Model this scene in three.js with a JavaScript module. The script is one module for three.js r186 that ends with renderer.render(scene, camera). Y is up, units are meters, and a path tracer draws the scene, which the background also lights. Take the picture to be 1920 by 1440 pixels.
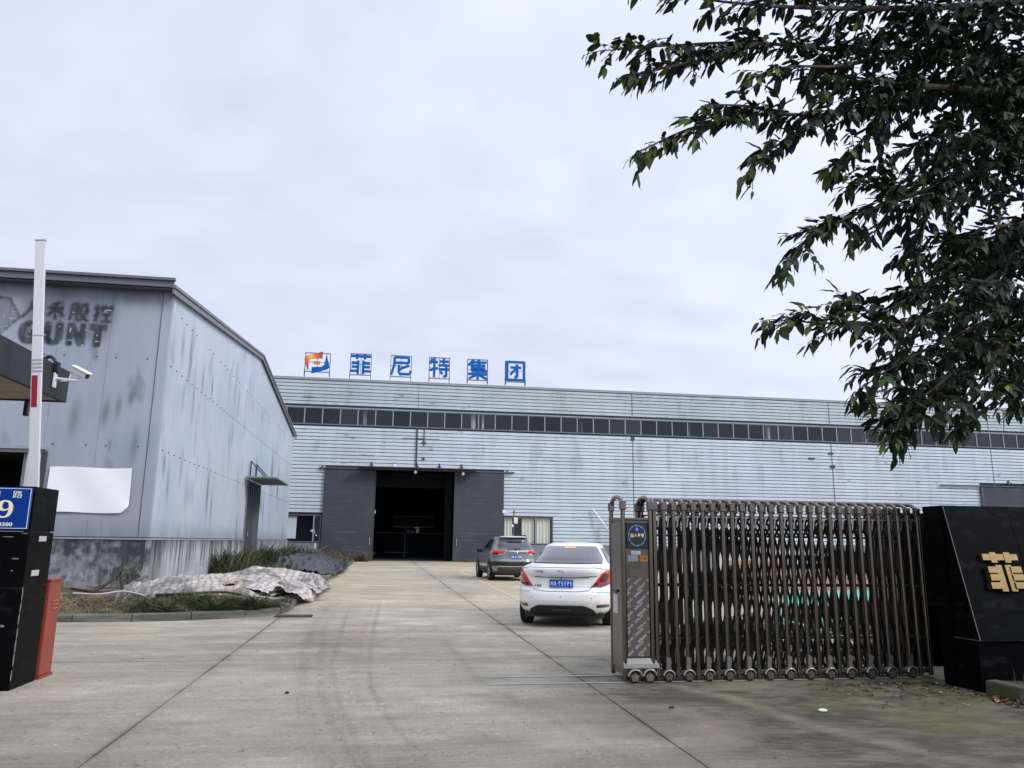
import * as THREE from 'three';
import { mergeGeometries } from 'three/addons/utils/BufferGeometryUtils.js';
import { RoundedBoxGeometry } from 'three/addons/geometries/RoundedBoxGeometry.js';

// ------------------------------------------------------------------ camera, sky, sun, exposure
const W = 1024, H = 768, R = THREE.MathUtils.degToRad;
const scene = new THREE.Scene();
const camera = new THREE.PerspectiveCamera(52.82, W / H, 0.1, 4000);
camera.rotation.order = 'YXZ';
camera.position.set(0, 1.5, 0);
camera.rotation.set(R(11.6), R(-9.2), R(0.69));
const renderer = new THREE.WebGLRenderer({ antialias: true });
renderer.setSize(W, H);
renderer.toneMapping = THREE.LinearToneMapping;
renderer.toneMappingExposure = 1.22;
renderer.shadowMap.enabled = true;
renderer.shadowMap.type = THREE.PCFSoftShadowMap;

const hash = (x, y, s) => { let h = Math.imul(x, 374761393) ^ Math.imul(y, 668265263) ^ Math.imul(s, 974634541); h = Math.imul(h ^ (h >>> 13), 1274126177); return ((h ^ (h >>> 16)) >>> 0) / 4294967296; };
const NT = new Float32Array(65536); for (let i = 0; i < 65536; i++) NT[i] = hash(i & 255, i >> 8, 12345);
function vn(x, y, s) {
  const xi = Math.floor(x), yi = Math.floor(y); let u = x - xi, v = y - yi; u = u * u * (3 - 2 * u); v = v * v * (3 - 2 * v);
  const sx = (s * 57) & 255, sy = (s * 131) & 255, x0 = (xi + sx) & 255, x1 = (xi + 1 + sx) & 255, y0 = ((yi + sy) & 255) << 8, y1 = ((yi + 1 + sy) & 255) << 8;
  const a = NT[y0 | x0], b = NT[y0 | x1], c = NT[y1 | x0], d = NT[y1 | x1];
  return a + (b - a) * u + (c - a) * v + (a - b - c + d) * u * v;
}
function fbm(x, y, o, s) { let t = 0, a = 0.5, n = 0; for (let i = 0; i < o; i++) { t += a * vn(x, y, s + i * 17); n += a; x = x * 2.03 + 7.1; y = y * 2.03 + 3.7; a *= 0.5; } return t / n; }
const sstep = (a, b, x) => { const t = Math.min(1, Math.max(0, (x - a) / (b - a))); return t * t * (3 - 2 * t); };
const mix = (a, b, t) => a + (b - a) * t;
function rng(seed) { let s = seed | 0; return () => { s = (s + 0x6d2b79f5) | 0; let t = Math.imul(s ^ (s >>> 15), 1 | s); t = (t + Math.imul(t ^ (t >>> 7), 61 | t)) ^ t; return ((t ^ (t >>> 14)) >>> 0) / 4294967296; }; }

const SD = V0(64, 62, 27); // towards the veiled sun
function V0(x, y, z) { return new THREE.Vector3(x, y, z).normalize(); }
{ // overcast sky: an even pale layer with soft, faintly darker undulations
  const w = 1024, h = 512, d = new Float32Array(w * h * 4);
  for (let j = 0; j < h; j++) for (let i = 0; i < w; i++) {
    const el = ((j + 0.5) / h - 0.5) * Math.PI, az = (i + 0.5) / w * Math.PI * 2, k = (j * w + i) * 4;
    if (el < -0.02) { d[k] = 0.2; d[k + 1] = 0.2; d[k + 2] = 0.2; d[k + 3] = 1; continue; }
    const e = Math.max(el, 0.02), r = 1 / (Math.sin(e) + 0.18), px = Math.cos(az) * r, py = Math.sin(az) * r;   // cloud layer seen from below
    const n = fbm(px * 6 + 5, py * 9 + 5, 5, 3), n2 = fbm(px * 0.8 + 9, py * 0.8 + 2, 3, 9);
    const c = 1.0 + (n - 0.5) * 0.22 + (n2 - 0.5) * 0.16, sd = Math.max(-1, Math.min(1, Math.cos(el) * (Math.cos(az - Math.PI) * SD.x + Math.sin(az - Math.PI) * SD.z) + Math.sin(el) * SD.y)), up = (1 + 0.8 * sstep(0.75, 1.5, el) + 1.0 * Math.exp(-((1 - sd) / 0.32)));
    d[k] = 0.592 * c * up; d[k + 1] = 0.635 * (c * 0.9 + 0.1) * up; d[k + 2] = 0.768 * (c * 0.6 + 0.4) * up; d[k + 3] = 1;
  }
  const t = new THREE.DataTexture(d, w, h, THREE.RGBAFormat, THREE.FloatType);
  t.mapping = THREE.EquirectangularReflectionMapping; t.magFilter = t.minFilter = THREE.LinearFilter; t.colorSpace = THREE.LinearSRGBColorSpace; t.needsUpdate = true;
  scene.background = t; scene.environment = t;
}
const sun = new THREE.DirectionalLight(new THREE.Color(1, 0.96, 0.9), 1.5);
sun.position.set(64, 62, 27); sun.target.position.set(0, 0, -25); sun.castShadow = true;
sun.shadow.radius = 26; sun.shadow.mapSize.set(2048, 2048);
Object.assign(sun.shadow.camera, { left: -70, right: 70, top: 60, bottom: -60, near: 1, far: 260 });
scene.add(sun, sun.target);

// ------------------------------------------------------------------ helpers
const V = (x, y, z) => new THREE.Vector3(x, y, z);
const used = {};
function numbered(n) { if (!(n in used)) { used[n] = 0; return n; } used[n]++; return n + '_' + String(used[n]).padStart(3, '0'); }
function tag(o, label, category, group, kind) {
  if (label) o.userData.label = label;
  if (category) o.userData.category = category;
  if (group) o.userData.group = group;
  if (kind) o.userData.kind = kind;
  return o;
}
function thing(name, label, category, p = [0, 0, 0], ry = 0, group) {
  const g = new THREE.Group(); g.name = numbered(name); g.position.set(...p); g.rotation.y = ry; scene.add(g);
  return tag(g, label, category, group);
}
function clean(g) {
  const n = g.index ? g.toNonIndexed() : g;
  for (const k of Object.keys(n.attributes)) if (!['position', 'normal', 'uv'].includes(k)) n.deleteAttribute(k);
  if (!n.attributes.normal) n.computeVertexNormals();
  if (!n.attributes.uv) n.setAttribute('uv', new THREE.BufferAttribute(new Float32Array(n.attributes.position.count * 2), 2));
  return n;
}
const merge = (l) => mergeGeometries(l.map(clean));
function obj(name, geo, m, parent = scene) {
  const o = new THREE.Mesh(Array.isArray(geo) ? (geo.length > 1 ? merge(geo) : geo[0]) : geo, m);
  o.name = parent === scene ? numbered(name) : name; o.castShadow = o.receiveShadow = true; parent.add(o); return o;
}
function metric(g, f = (x, y, z, nx, ny, nz) => Math.abs(ny) > 0.6 ? [x, z] : Math.abs(nx) > 0.6 ? [z, y] : [x, y]) {
  g = g.index ? g.toNonIndexed() : g; const p = g.attributes.position, n = g.attributes.normal, u = new Float32Array(p.count * 2);
  for (let i = 0; i < p.count; i++) { const q = f(p.getX(i), p.getY(i), p.getZ(i), n.getX(i), n.getY(i), n.getZ(i)); u[2 * i] = q[0]; u[2 * i + 1] = q[1]; }
  g.setAttribute('uv', new THREE.BufferAttribute(u, 2)); return g;
}
// box from corner to corner; r rounds the edges
function bb(x0, y0, z0, x1, y1, z1, r = 0) {
  const w = Math.abs(x1 - x0), h = Math.abs(y1 - y0), d = Math.abs(z1 - z0);
  const g = r ? new RoundedBoxGeometry(w, h, d, 2, Math.min(r, w / 2.1, h / 2.1, d / 2.1)) : new THREE.BoxGeometry(w, h, d);
  return metric(g.translate((x0 + x1) / 2, (y0 + y1) / 2, (z0 + z1) / 2));
}
function rod(a, b, r, seg = 8, r2 = r) {
  const d = V(...b).sub(V(...a)), l = d.length(), g = new THREE.CylinderGeometry(r2, r, l, seg);
  g.translate(0, l / 2, 0); g.applyQuaternion(new THREE.Quaternion().setFromUnitVectors(V(0, 1, 0), d.normalize())); return g.translate(...a);
}
function bar(a, b, w, t) { // flat bar, w wide in the plane of the picture, t thick
  const d = V(...b).sub(V(...a)), l = d.length(), g = new THREE.BoxGeometry(w, l, t);
  g.translate(0, l / 2, 0); g.applyQuaternion(new THREE.Quaternion().setFromUnitVectors(V(0, 1, 0), d.normalize())); return g.translate(...a);
}
const hose = (pts, r, seg = 24, rs = 6) => new THREE.TubeGeometry(new THREE.CatmullRomCurve3(pts.map((p) => V(...p))), seg, r, rs);
function prism(pts, depth, bevel = 0) { // polygon in x,y extruded towards +z from 0
  const s = new THREE.Shape(pts.map((p) => new THREE.Vector2(p[0], p[1])));
  return metric(new THREE.ExtrudeGeometry(s, { depth: depth - 2 * bevel, bevelEnabled: bevel > 0, bevelSize: bevel, bevelThickness: bevel, bevelSegments: 1 }).translate(0, 0, bevel));
}
function grid(nu, nv, f) { // surface from f(u, v) -> [x, y, z], uv 0..1
  const p = [], uv = [], ix = [];
  for (let j = 0; j <= nv; j++) for (let i = 0; i <= nu; i++) { p.push(...f(i / nu, j / nv)); uv.push(i / nu, j / nv); }
  for (let j = 0; j < nv; j++) for (let i = 0; i < nu; i++) { const a = j * (nu + 1) + i; ix.push(a, a + 1, a + nu + 2, a, a + nu + 2, a + nu + 1); }
  const g = new THREE.BufferGeometry(); g.setAttribute('position', new THREE.Float32BufferAttribute(p, 3)); g.setAttribute('uv', new THREE.Float32BufferAttribute(uv, 2)); g.setIndex(ix); g.computeVertexNormals(); return g;
}
const lin = (r, g, b) => new THREE.Color().setRGB(r, g, b);
function mat(c, rough = 0.8, metal = 0, extra = {}) { return new THREE.MeshStandardMaterial({ color: Array.isArray(c) ? lin(...c) : c, roughness: rough, metalness: metal, side: THREE.DoubleSide, ...extra }); }
function phys(c, rough, extra = {}) { return new THREE.MeshPhysicalMaterial({ color: lin(...c), roughness: rough, side: THREE.DoubleSide, ...extra }); }
const WHITE = [1, 1, 1];
// colour texture from f(x, y in 0..1) -> [r, g, b] linear
function tex(w, h, f, rep, wrap = THREE.RepeatWrapping) {
  const d = new Uint8Array(w * h * 4), enc = (v) => { v = Math.min(1, Math.max(0, v)); return 255 * (v <= 0.0031308 ? 12.92 * v : 1.055 * Math.pow(v, 1 / 2.4) - 0.055) + 0.5; };
  for (let j = 0; j < h; j++) for (let i = 0; i < w; i++) { const c = f((i + 0.5) / w, (j + 0.5) / h), k = (j * w + i) * 4; d[k] = enc(c[0]); d[k + 1] = enc(c[1]); d[k + 2] = enc(c[2]); d[k + 3] = 255; }
  const t = new THREE.DataTexture(d, w, h); t.colorSpace = THREE.SRGBColorSpace; t.wrapS = t.wrapT = wrap; t.magFilter = THREE.LinearFilter; t.minFilter = THREE.LinearMipmapLinearFilter; t.generateMipmaps = true;
  if (rep) t.repeat.set(...rep); t.needsUpdate = true; return t;
}
function gray(w, h, f, rep) {
  const d = new Uint8Array(w * h * 4);
  for (let j = 0; j < h; j++) for (let i = 0; i < w; i++) { const v = Math.min(255, Math.max(0, 255 * f((i + 0.5) / w, (j + 0.5) / h))), k = (j * w + i) * 4; d[k] = d[k + 1] = d[k + 2] = v; d[k + 3] = 255; }
  const t = new THREE.DataTexture(d, w, h); t.wrapS = t.wrapT = THREE.RepeatWrapping; t.magFilter = THREE.LinearFilter; if (rep) t.repeat.set(...rep); t.needsUpdate = true; return t;
}
// tileable value noise for repeating maps
function tvn(x, y, p, s) {
  const m = (a) => ((a % p) + p) % p, xi = Math.floor(x), yi = Math.floor(y); let u = x - xi, v = y - yi; u = u * u * (3 - 2 * u); v = v * v * (3 - 2 * v);
  const a = hash(m(xi), m(yi), s), b = hash(m(xi + 1), m(yi), s), c = hash(m(xi), m(yi + 1), s), d = hash(m(xi + 1), m(yi + 1), s);
  return a + (b - a) * u + (c - a) * v + (a - b - c + d) * u * v;
}
function tfbm(u, v, p, o, s) { let t = 0, a = 0.5, n = 0; for (let i = 0; i < o; i++) { t += a * tvn(u * p, v * p, p, s + i * 13); n += a; p *= 2; a *= 0.5; } return t / n; }
function canvasTex(w, h, draw) {
  const c = document.createElement('canvas'); c.width = w; c.height = h; const x = c.getContext('2d'); draw(x, w, h);
  const t = new THREE.CanvasTexture(c); t.colorSpace = THREE.SRGBColorSpace; t.anisotropy = 4; return t;
}
function mask(w, h, draw, blur) { // blurred coverage of a drawing, 0..1, row 0 at the bottom
  const c = document.createElement('canvas'); c.width = w; c.height = h; const x = c.getContext('2d'); x.fillStyle = '#000'; x.fillRect(0, 0, w, h); x.fillStyle = x.strokeStyle = '#fff'; draw(x);
  const s = x.getImageData(0, 0, w, h).data; let a = new Float32Array(w * h);
  for (let j = 0; j < h; j++) for (let i = 0; i < w; i++) a[(h - 1 - j) * w + i] = s[(j * w + i) * 4] / 255;
  for (let pass = 0; pass < 2; pass++) for (const [sx, sy] of [[1, 0], [0, 1]]) {
    const b = new Float32Array(w * h);
    for (let j = 0; j < h; j++) for (let i = 0; i < w; i++) { let t = 0; for (let k = -blur; k <= blur; k++) { const ii = Math.min(w - 1, Math.max(0, i + sx * k)), jj = Math.min(h - 1, Math.max(0, j + sy * k)); t += a[jj * w + ii]; } b[j * w + i] = t / (2 * blur + 1); }
    a = b;
  }
  return a;
}
// characters as strokes on a 100 x 100 field, y down
const GLYPH = {
  fei: [[4, 14, 96, 14], [32, 2, 32, 28], [68, 2, 68, 28], [38, 34, 38, 99], [62, 34, 62, 99], [8, 46, 34, 46], [8, 65, 34, 65], [4, 85, 34, 85], [66, 46, 94, 46], [66, 65, 94, 65], [66, 85, 97, 85]],
  ni: [[18, 10, 88, 10], [86, 10, 86, 38], [20, 36, 86, 36], [19, 10, 18, 50, 5, 96], [40, 46, 40, 86], [40, 90, 92, 90], [92, 92, 96, 72], [88, 48, 42, 68]],
  te: [[14, 8, 5, 34], [7, 24, 42, 24], [25, 3, 25, 98], [3, 65, 43, 53], [48, 20, 94, 20], [70, 4, 70, 38], [44, 39, 98, 39], [46, 59, 98, 59], [82, 44, 82, 94], [82, 92, 68, 92], [54, 68, 64, 82]],
  ji: [[30, 2, 5, 34], [22, 18, 22, 62], [50, 1, 57, 12], [22, 16, 92, 16], [22, 31, 86, 31], [22, 45, 86, 45], [22, 60, 95, 60], [56, 16, 56, 60], [4, 74, 96, 74], [50, 62, 50, 100], [46, 76, 8, 97], [54, 76, 94, 97]],
  tuan: [[8, 6, 92, 6], [91, 6, 91, 98], [8, 94, 92, 94], [9, 6, 9, 98], [24, 33, 78, 33], [58, 17, 58, 81], [58, 80, 44, 80], [54, 36, 24, 69]],
  chuan: [[20, 8, 20, 60, 8, 94], [50, 12, 50, 84], [82, 6, 82, 96]],
  lu: [[10, 8, 40, 8, 40, 34, 10, 34, 10, 8], [25, 34, 25, 88], [25, 58, 42, 58], [10, 50, 10, 90], [4, 94, 46, 84], [62, 4, 48, 30], [60, 14, 88, 14, 50, 54], [58, 24, 96, 56], [56, 62, 88, 62, 88, 94, 56, 94, 56, 62]],
  chu: [[50, 4, 50, 94], [16, 14, 16, 44, 84, 44, 84, 14], [8, 56, 8, 94, 92, 94, 92, 56]],
  ru: [[40, 6, 52, 14, 52, 30, 8, 94], [52, 34, 94, 94]],
  ping: [[12, 12, 88, 12], [26, 24, 34, 44], [74, 24, 66, 44], [4, 56, 96, 56], [50, 12, 50, 98]],
  an: [[50, 2, 50, 14], [10, 32, 10, 18, 90, 18, 90, 32], [44, 26, 28, 62, 80, 95], [72, 44, 56, 76, 20, 96], [6, 46, 96, 46]],
  guang: [[50, 2, 54, 14], [12, 18, 92, 18], [18, 18, 16, 60, 6, 96]],
  qi: [[10, 10, 20, 20], [6, 36, 16, 44], [8, 92, 22, 62], [44, 4, 32, 30], [40, 18, 94, 18], [42, 34, 88, 34], [36, 50, 82, 50, 82, 90, 94, 90]],
  chuan2: [[24, 4, 6, 40], [18, 30, 18, 98], [40, 22, 90, 22], [34, 44, 96, 44], [62, 4, 50, 66, 86, 66, 66, 92]],
  qi2: [[22, 4, 28, 14], [6, 24, 38, 24, 8, 60], [24, 46, 24, 98], [44, 18, 98, 18], [56, 4, 56, 66], [84, 4, 84, 66], [56, 36, 84, 36], [56, 52, 84, 52], [42, 68, 98, 68], [58, 76, 48, 96], [82, 76, 94, 96]],
  ren: [[48, 4, 44, 40, 6, 94], [50, 34, 94, 94]],
  he: [[72, 6, 28, 18], [6, 36, 94, 36], [50, 12, 50, 98], [46, 40, 8, 80], [54, 40, 94, 80]],
  gu: [[12, 8, 12, 60, 4, 96], [12, 8, 38, 8, 38, 92, 28, 92], [12, 34, 38, 34], [12, 58, 38, 58], [58, 8, 58, 26, 48, 38], [58, 8, 82, 8, 82, 30, 96, 36], [50, 50, 88, 50, 72, 80, 46, 98], [56, 56, 70, 82, 98, 98]],
  kong: [[20, 4, 20, 94, 8, 88], [4, 28, 36, 28], [4, 64, 38, 52], [66, 2, 68, 14], [44, 34, 44, 18, 94, 18, 94, 34], [60, 28, 46, 46], [76, 28, 92, 46], [50, 58, 90, 58], [70, 58, 70, 92], [42, 94, 98, 94]],
  yong: [[14, 8, 14, 60, 4, 96], [14, 8, 86, 8, 86, 96, 70, 92], [14, 36, 86, 36], [14, 62, 86, 62], [50, 8, 50, 96]],
};
function drawGlyph(x, key, px, py, size, lw, sx = 1) {
  x.lineWidth = lw; x.lineCap = 'butt'; x.lineJoin = 'miter';
  for (const s of GLYPH[key]) { x.beginPath(); for (let i = 0; i < s.length; i += 2) x[i ? 'lineTo' : 'moveTo'](px + s[i] / 100 * size * sx, py + s[i + 1] / 100 * size); x.stroke(); }
}
function glyphSolid(key, size, lw, depth) { // solid character, lower corner at the origin, its front facing +z
  const out = []; let k = 0;
  for (const s of GLYPH[key]) for (let i = 0; i + 3 < s.length; i += 2) {
    let [ax, ay, bx, by] = [s[i], 100 - s[i + 1], s[i + 2], 100 - s[i + 3]].map((v) => v / 100 * size);
    const l = Math.hypot(bx - ax, by - ay), ux = (bx - ax) / l, uy = (by - ay) / l, e0 = i ? lw * 0.42 : 0, e1 = i + 4 < s.length ? lw * 0.42 : 0;
    ax -= ux * e0; ay -= uy * e0; bx += ux * e1; by += uy * e1;
    const nx = -uy * lw / 2, ny = ux * lw / 2;
    out.push(prism([[ax + nx, ay + ny], [ax - nx, ay - ny], [bx - nx, by - ny], [bx + nx, by + ny]], depth + (k++ % 11) * 0.0023));
  }
  return out;
}

// ------------------------------------------------------------------ shared materials
const metalBump = gray(256, 256, (u, v) => tfbm(u, v, 4, 5, 77));
const steelDark = mat([0.06, 0.065, 0.075], 0.55, 0.3);
const blackPaint = mat([0.012, 0.013, 0.016], 0.5);
const rubber = mat([0.012, 0.012, 0.013], 0.85);
const whitePaint = phys([0.74, 0.74, 0.74], 0.35);
const galv = mat([0.45, 0.46, 0.47], 0.4, 0.7);

// ------------------------------------------------------------------ ground
const XC = [-18.75, -14.54, -10.34, -6.13, -1.93, 2.28, 6.49, 10.7, 14.9, 19.1, 23.3, 27.5], SX0 = -6.13, SXW = 12.62;
const curveX = (p) => (z) => { if (z <= p[0][0]) return p[0][1]; let i = 0; while (i < p.length - 2 && z > p[i + 1][0]) i++; return mix(p[i][1], p[i + 1][1], (z - p[i][0]) / (p[i + 1][0] - p[i][0])); };
const TA = curveX([[-26, -1.25], [-14.2, -1.13], [-10.6, -0.91], [-8.4, -0.73], [-7, -0.53], [-5.9, -0.32], [-3, 0.4]]), TB = curveX([[-26, 0.1], [-14.2, -0.08], [-10.5, -0.1], [-8.65, -0.05], [-7, 0.15], [-5.66, 0.4], [-3, 1.2]]), TC = curveX([[-26, -0.8], [-10.1, -0.55], [-7.6, -0.3], [-5.8, -0.03], [-3, 0.6]]), TD = curveX([[-26, 1.1], [-14, 1.0], [-9, 1.12], [-6, 1.7], [-3, 2.9]]);
const TRACKS = [[TA, 0.10, 0.30], [(z) => TA(z) + 0.2, 0.06, 0.22], [TB, 0.04, 0.34], [(z) => TB(z) - 0.16, 0.05, 0.16], [TC, 0.035, 0.2], [TD, 0.07, 0.16], [(z) => 0.5 * (TA(z) + TB(z)), 0.42, 0.14]];
const SWEEP = curveX([[-9, 3.0], [-8.28, 3.27], [-7.87, 3.5], [-7.34, 3.6], [-6.88, 3.63], [-6.36, 3.77], [-5.9, 3.95], [-4, 4.9]]), SWEEP2 = curveX([[-8.2, 2.6], [-7.3, 2.78], [-6.86, 2.8], [-6.29, 2.7], [-5, 2.4]]);
function groundBroad(x, z) { // slow changes: wear, damp dirt with tree shade painted in, moss, dust (worked out on a coarse raster)
  const a = fbm(x * 0.33 + 40, z * 0.33 + 40, 4, 21), b = fbm(x * 1.3 + 9, z * 2.2 + 4, 4, 31);
  const dirt = Math.min(1, sstep(1.6, 3.4, x + 1.8 * (a - 0.5)) * sstep(-13, -8.6, z) * Math.max(0, 0.6 + 1.7 * (b - 0.3)) * (1 - 0.2 * sstep(-5.2, -3, z)) + 0.32 * sstep(0.52, 0.75, fbm(x * 0.5 + 60, z * 0.7 + 12, 4, 85)) * sstep(-16, -7, z));  // dirt plus the tree's shade on the gate side, painted into the concrete
  const moss = sstep(0.40, 0.62, fbm(x * 0.8 + 2, z * 1.5 + 7, 4, 81)) * sstep(2.8, 4.6, x) * sstep(-9.2, -8.1, z) * (1 - sstep(-7.6, -4.6, z));
  const tan = sstep(0.5, 0.75, fbm(x * 0.5 + 20, z * 0.4 + 3, 4, 91)) * 0.45 * sstep(-9, -14, z) + 0.6 * sstep(3.1, 4.6, x) * sstep(-17, -22, z) + 0.6 * sstep(-0.4, -1.6, x) * sstep(-20, -26, z);
  const dab = sstep(0.5, 0.8, fbm(x * 1.3 + 50, z * 2.0 + 20, 4, 83)) * 0.2 - sstep(0.5, 0.75, fbm(x * 0.9 + 5, z * 2.6 + 31, 4, 87)) * 0.16;
  return [a, b, dirt, moss, tan, dab];
}
function groundFine(x, z, B, fine) {
  const [a, b, dirt, moss, tan, dab] = B, c = fbm(x * 6 + 3, z * 11 + 8, 3, 41);
  const wear = mix(0.20, 0.315, sstep(-5.5, -11, z)); let v = wear * (0.50 + 0.46 * a + 0.32 * b + 0.24 * c) * (1 + dab);
  if (fine) { const g = hash(Math.floor(x * 150), Math.floor(z * 150), 5), g2 = vn(x * 48, z * 60, 65); v *= 0.82 + 0.18 * g + 0.18 * g2; const pit = vn(x * 23, z * 26, 61) * vn(x * 57, z * 61, 63); v *= 1 - 0.6 * sstep(0.6, 0.8, pit); v *= 1 + 0.5 * sstep(0.80, 0.9, vn(x * 41 + 5, z * 47, 67)) * vn(x * 3, z * 3, 69); }
  const streak = vn(x * 0.7, z * 16, 51), st2 = vn(x * 1.7, z * 52, 53), st3 = vn(x * 0.5 + 3, z * 5, 57); v *= 0.80 + 0.12 * streak + 0.16 * st2 + 0.12 * st3; if (!fine) v *= 0.9 + 0.2 * vn(x * 9, z * 17, 59) * vn(x * 37, z * 60, 58) * 2;
  for (const [tr, wd, k] of TRACKS) { // tyre marks that bend through the gate
    const q = (x - tr(z)) / wd; if (q * q > 9) continue;
    v *= 1 - 0.8 * k * Math.exp(-q * q) * (0.35 + 0.65 * sstep(0.2, 0.75, vn(z * 0.7, wd * 90, 71))) * (0.55 + 0.9 * vn(x * 60, z * 9, 73)) * sstep(-26, -15, z);
  }
  let r = v * 1.13, g = v * 1.02, bl = v * 0.80; const mm = fine ? fbm(x * 3.1 + z * 0.8, z * 5.2 - x * 0.9, 4, 89) : 0.5, sw = fine ? Math.min(1, Math.exp(-(((x - SWEEP(z)) / 0.13) ** 2)) * sstep(-9, -8.1, z) * sstep(-4.6, -5.8, z) + 0.7 * Math.exp(-(((x - SWEEP2(z)) / 0.14) ** 2)) * sstep(-8, -7.2, z) * sstep(-5.4, -6.3, z)) * (0.35 + 0.5 * c) : 0, scr = fine ? vn(x * 9 + z * 7, z * 38 - x * 9, 93) : 0.5, dk = Math.min(1.15, dirt * (0.6 + 0.4 * c + 0.55 * sstep(0.22, 0.8, mm)) * (0.72 + 0.5 * scr)) * (1 - 0.8 * sw);
  r *= 1 - 0.66 * dk; g *= 1 - 0.66 * dk; bl *= 1 - 0.69 * dk; r *= 1 + 0.12 * sw; bl *= 1 - 0.12 * sw;
  const ms = Math.min(1, moss * (0.5 + 0.8 * c)) * (1 - sw); r = mix(r, 0.105 * (0.5 + c), ms * 0.8); g = mix(g, 0.098 * (0.5 + c), ms * 0.8); bl = mix(bl, 0.038, ms * 0.8);
  r *= 1 + 0.16 * tan; g *= 1 + 0.06 * tan; bl *= 1 - 0.16 * tan;
  let jd = 9; for (const q of XC) jd = Math.min(jd, Math.abs(x - q - 0.012 * (vn(z * 3, q * 5, 8) - 0.5)));
  const gr = 1 - 0.5 * Math.exp(-jd * 45) * sstep(0.2, 0.8, vn(z * 2.2, 3, 55)) - 0.12 * Math.exp(-jd * 6);
  return [r * gr, g * gr, bl * gr];
}
const groundBump = gray(1024, 1024, (u, v) => 0.45 * tfbm(u, v, 64, 3, 5) + 0.35 * tvn(u * 3, v * 180, 180, 6) + 0.3 * tfbm(u, v, 6, 3, 7), [0.5, 0.5]);
function zone(z0, z1, w, h, fine) {
  const CW = 220, CH = Math.round(CW * (z0 - z1) / SXW), C = new Float32Array((CW + 2) * (CH + 2) * 6), X = (u) => SX0 + u * SXW, Z = (v) => z0 - v * (z0 - z1);
  for (let j = 0; j < CH + 2; j++) for (let i = 0; i < CW + 2; i++) C.set(groundBroad(X(i / CW), Z(j / CH)), (j * (CW + 2) + i) * 6);
  const B = [0, 0, 0, 0, 0, 0];
  const t = tex(w, h, (u, v) => { const cx = u * CW, cy = v * CH, i = Math.floor(cx), j = Math.floor(cy), fx = cx - i, fy = cy - j, k = (j * (CW + 2) + i) * 6, k2 = k + (CW + 2) * 6; for (let q = 0; q < 6; q++) B[q] = mix(mix(C[k + q], C[k + 6 + q], fx), mix(C[k2 + q], C[k2 + 6 + q], fx), fy); return groundFine(X(u), Z(v), B, fine); });
  return mat(WHITE, 0.9, 0, { map: t, bumpMap: groundBump, bumpScale: 0.004 });
}
const zones = [[-0.7, -10.7, 2048, 2048, true], [-10.7, -30.7, 1536, 2048, false], [-30.7, -60.9, 1024, 1024, false]].map((z) => [...z, zone(...z)]);
{
  const soil = mat([0.05, 0.045, 0.038], 1);
  const g = obj('ground', metric(new THREE.PlaneGeometry(3000, 3000).rotateX(-Math.PI / 2).translate(0, -0.055, 0)), mat([0.17, 0.155, 0.13], 1, 0, { bumpMap: groundBump, bumpScale: 0.01 })); tag(g, null, null, null, 'structure');
  const dr = new THREE.Group(); dr.name = 'driveway'; scene.add(dr); tag(dr, null, null, null, 'structure');
  obj('joint_bed', metric(bb(XC[0], -0.05, 10.2, XC[11], -0.022, -61.9)), soil, dr);
  const rows = [[10.2, 9.3 - 10], [-0.7, -10.7], [-10.7, -20.7], [-20.7, -30.7], [-30.7, -40.7], [-40.7, -50.7], [-50.7, -61.9]];
  const rr = rng(4);
  for (const [a, b] of rows) for (let c = 0; c < XC.length - 1; c++) {
    if (b <= -20.7 && XC[c + 1] < -6.2) continue;                        // under the grey building
    const zn = zones.find((q) => (a + b) / 2 < q[0] && (a + b) / 2 > q[1]) || (b < -50 ? zones[2] : zones[0]);
    const gap = 0.008, y = (rr() - 0.5) * 0.004;
    const s = bb(XC[c] + gap, -0.03, a - 0.006, XC[c + 1] - gap, y, b + 0.006);
    metric(s, (x, yy, z) => [(x - SX0) / SXW, (zn[0] - z) / (zn[0] - zn[1])]);
    obj('concrete_slab', s, zn[5], dr);
  }
  const yl = tex(64, 1024, (u, v) => { const k = fbm(u * 5, v * 90, 3, 3); return [mix(0.36, 0.58, k), mix(0.31, 0.47, k), mix(0.22, 0.27, k)]; });
  const line = obj('road_marking', grid(2, 30, (u, v) => [mix(3.66, 4.18, v) + (u - 0.5) * 0.13, 0.0055, mix(-20.6, -46, v)]), mat(WHITE, 0.9, 0, { map: yl })); tag(line, null, null, null, 'structure');
  const gt = obj('gate_rail', [bb(1.2, 0.0045, -8.68, 6.34, 0.009, -8.715), bb(1.2, 0.0045, -9.13, 6.34, 0.009, -9.165)], mat([0.42, 0.41, 0.38], 0.95)); tag(gt, 'pale steel rails in the concrete under the folding gate', 'rail', null, 'structure');
  const d = thing('drain_grate', 'rusty rectangular drain grate beside the curved kerb corner', 'drain', [-1.68, 0, -16.62]);
  const rust = mat([0.07, 0.055, 0.045], 0.8, 0.3);
  obj('frame', [bb(-0.36, 0.004, -0.2, 0.36, 0.02, -0.17), bb(-0.36, 0.004, 0.17, 0.36, 0.02, 0.2), bb(-0.36, 0.004, -0.17, -0.33, 0.02, 0.17), bb(0.33, 0.004, -0.17, 0.36, 0.02, 0.17)], rust, d);
  for (let i = 0; i < 11; i++) obj('slat', bb(-0.315 + i * 0.06, 0.004, -0.17, -0.285 + i * 0.06, 0.016, 0.17), rust, d);
}

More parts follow.
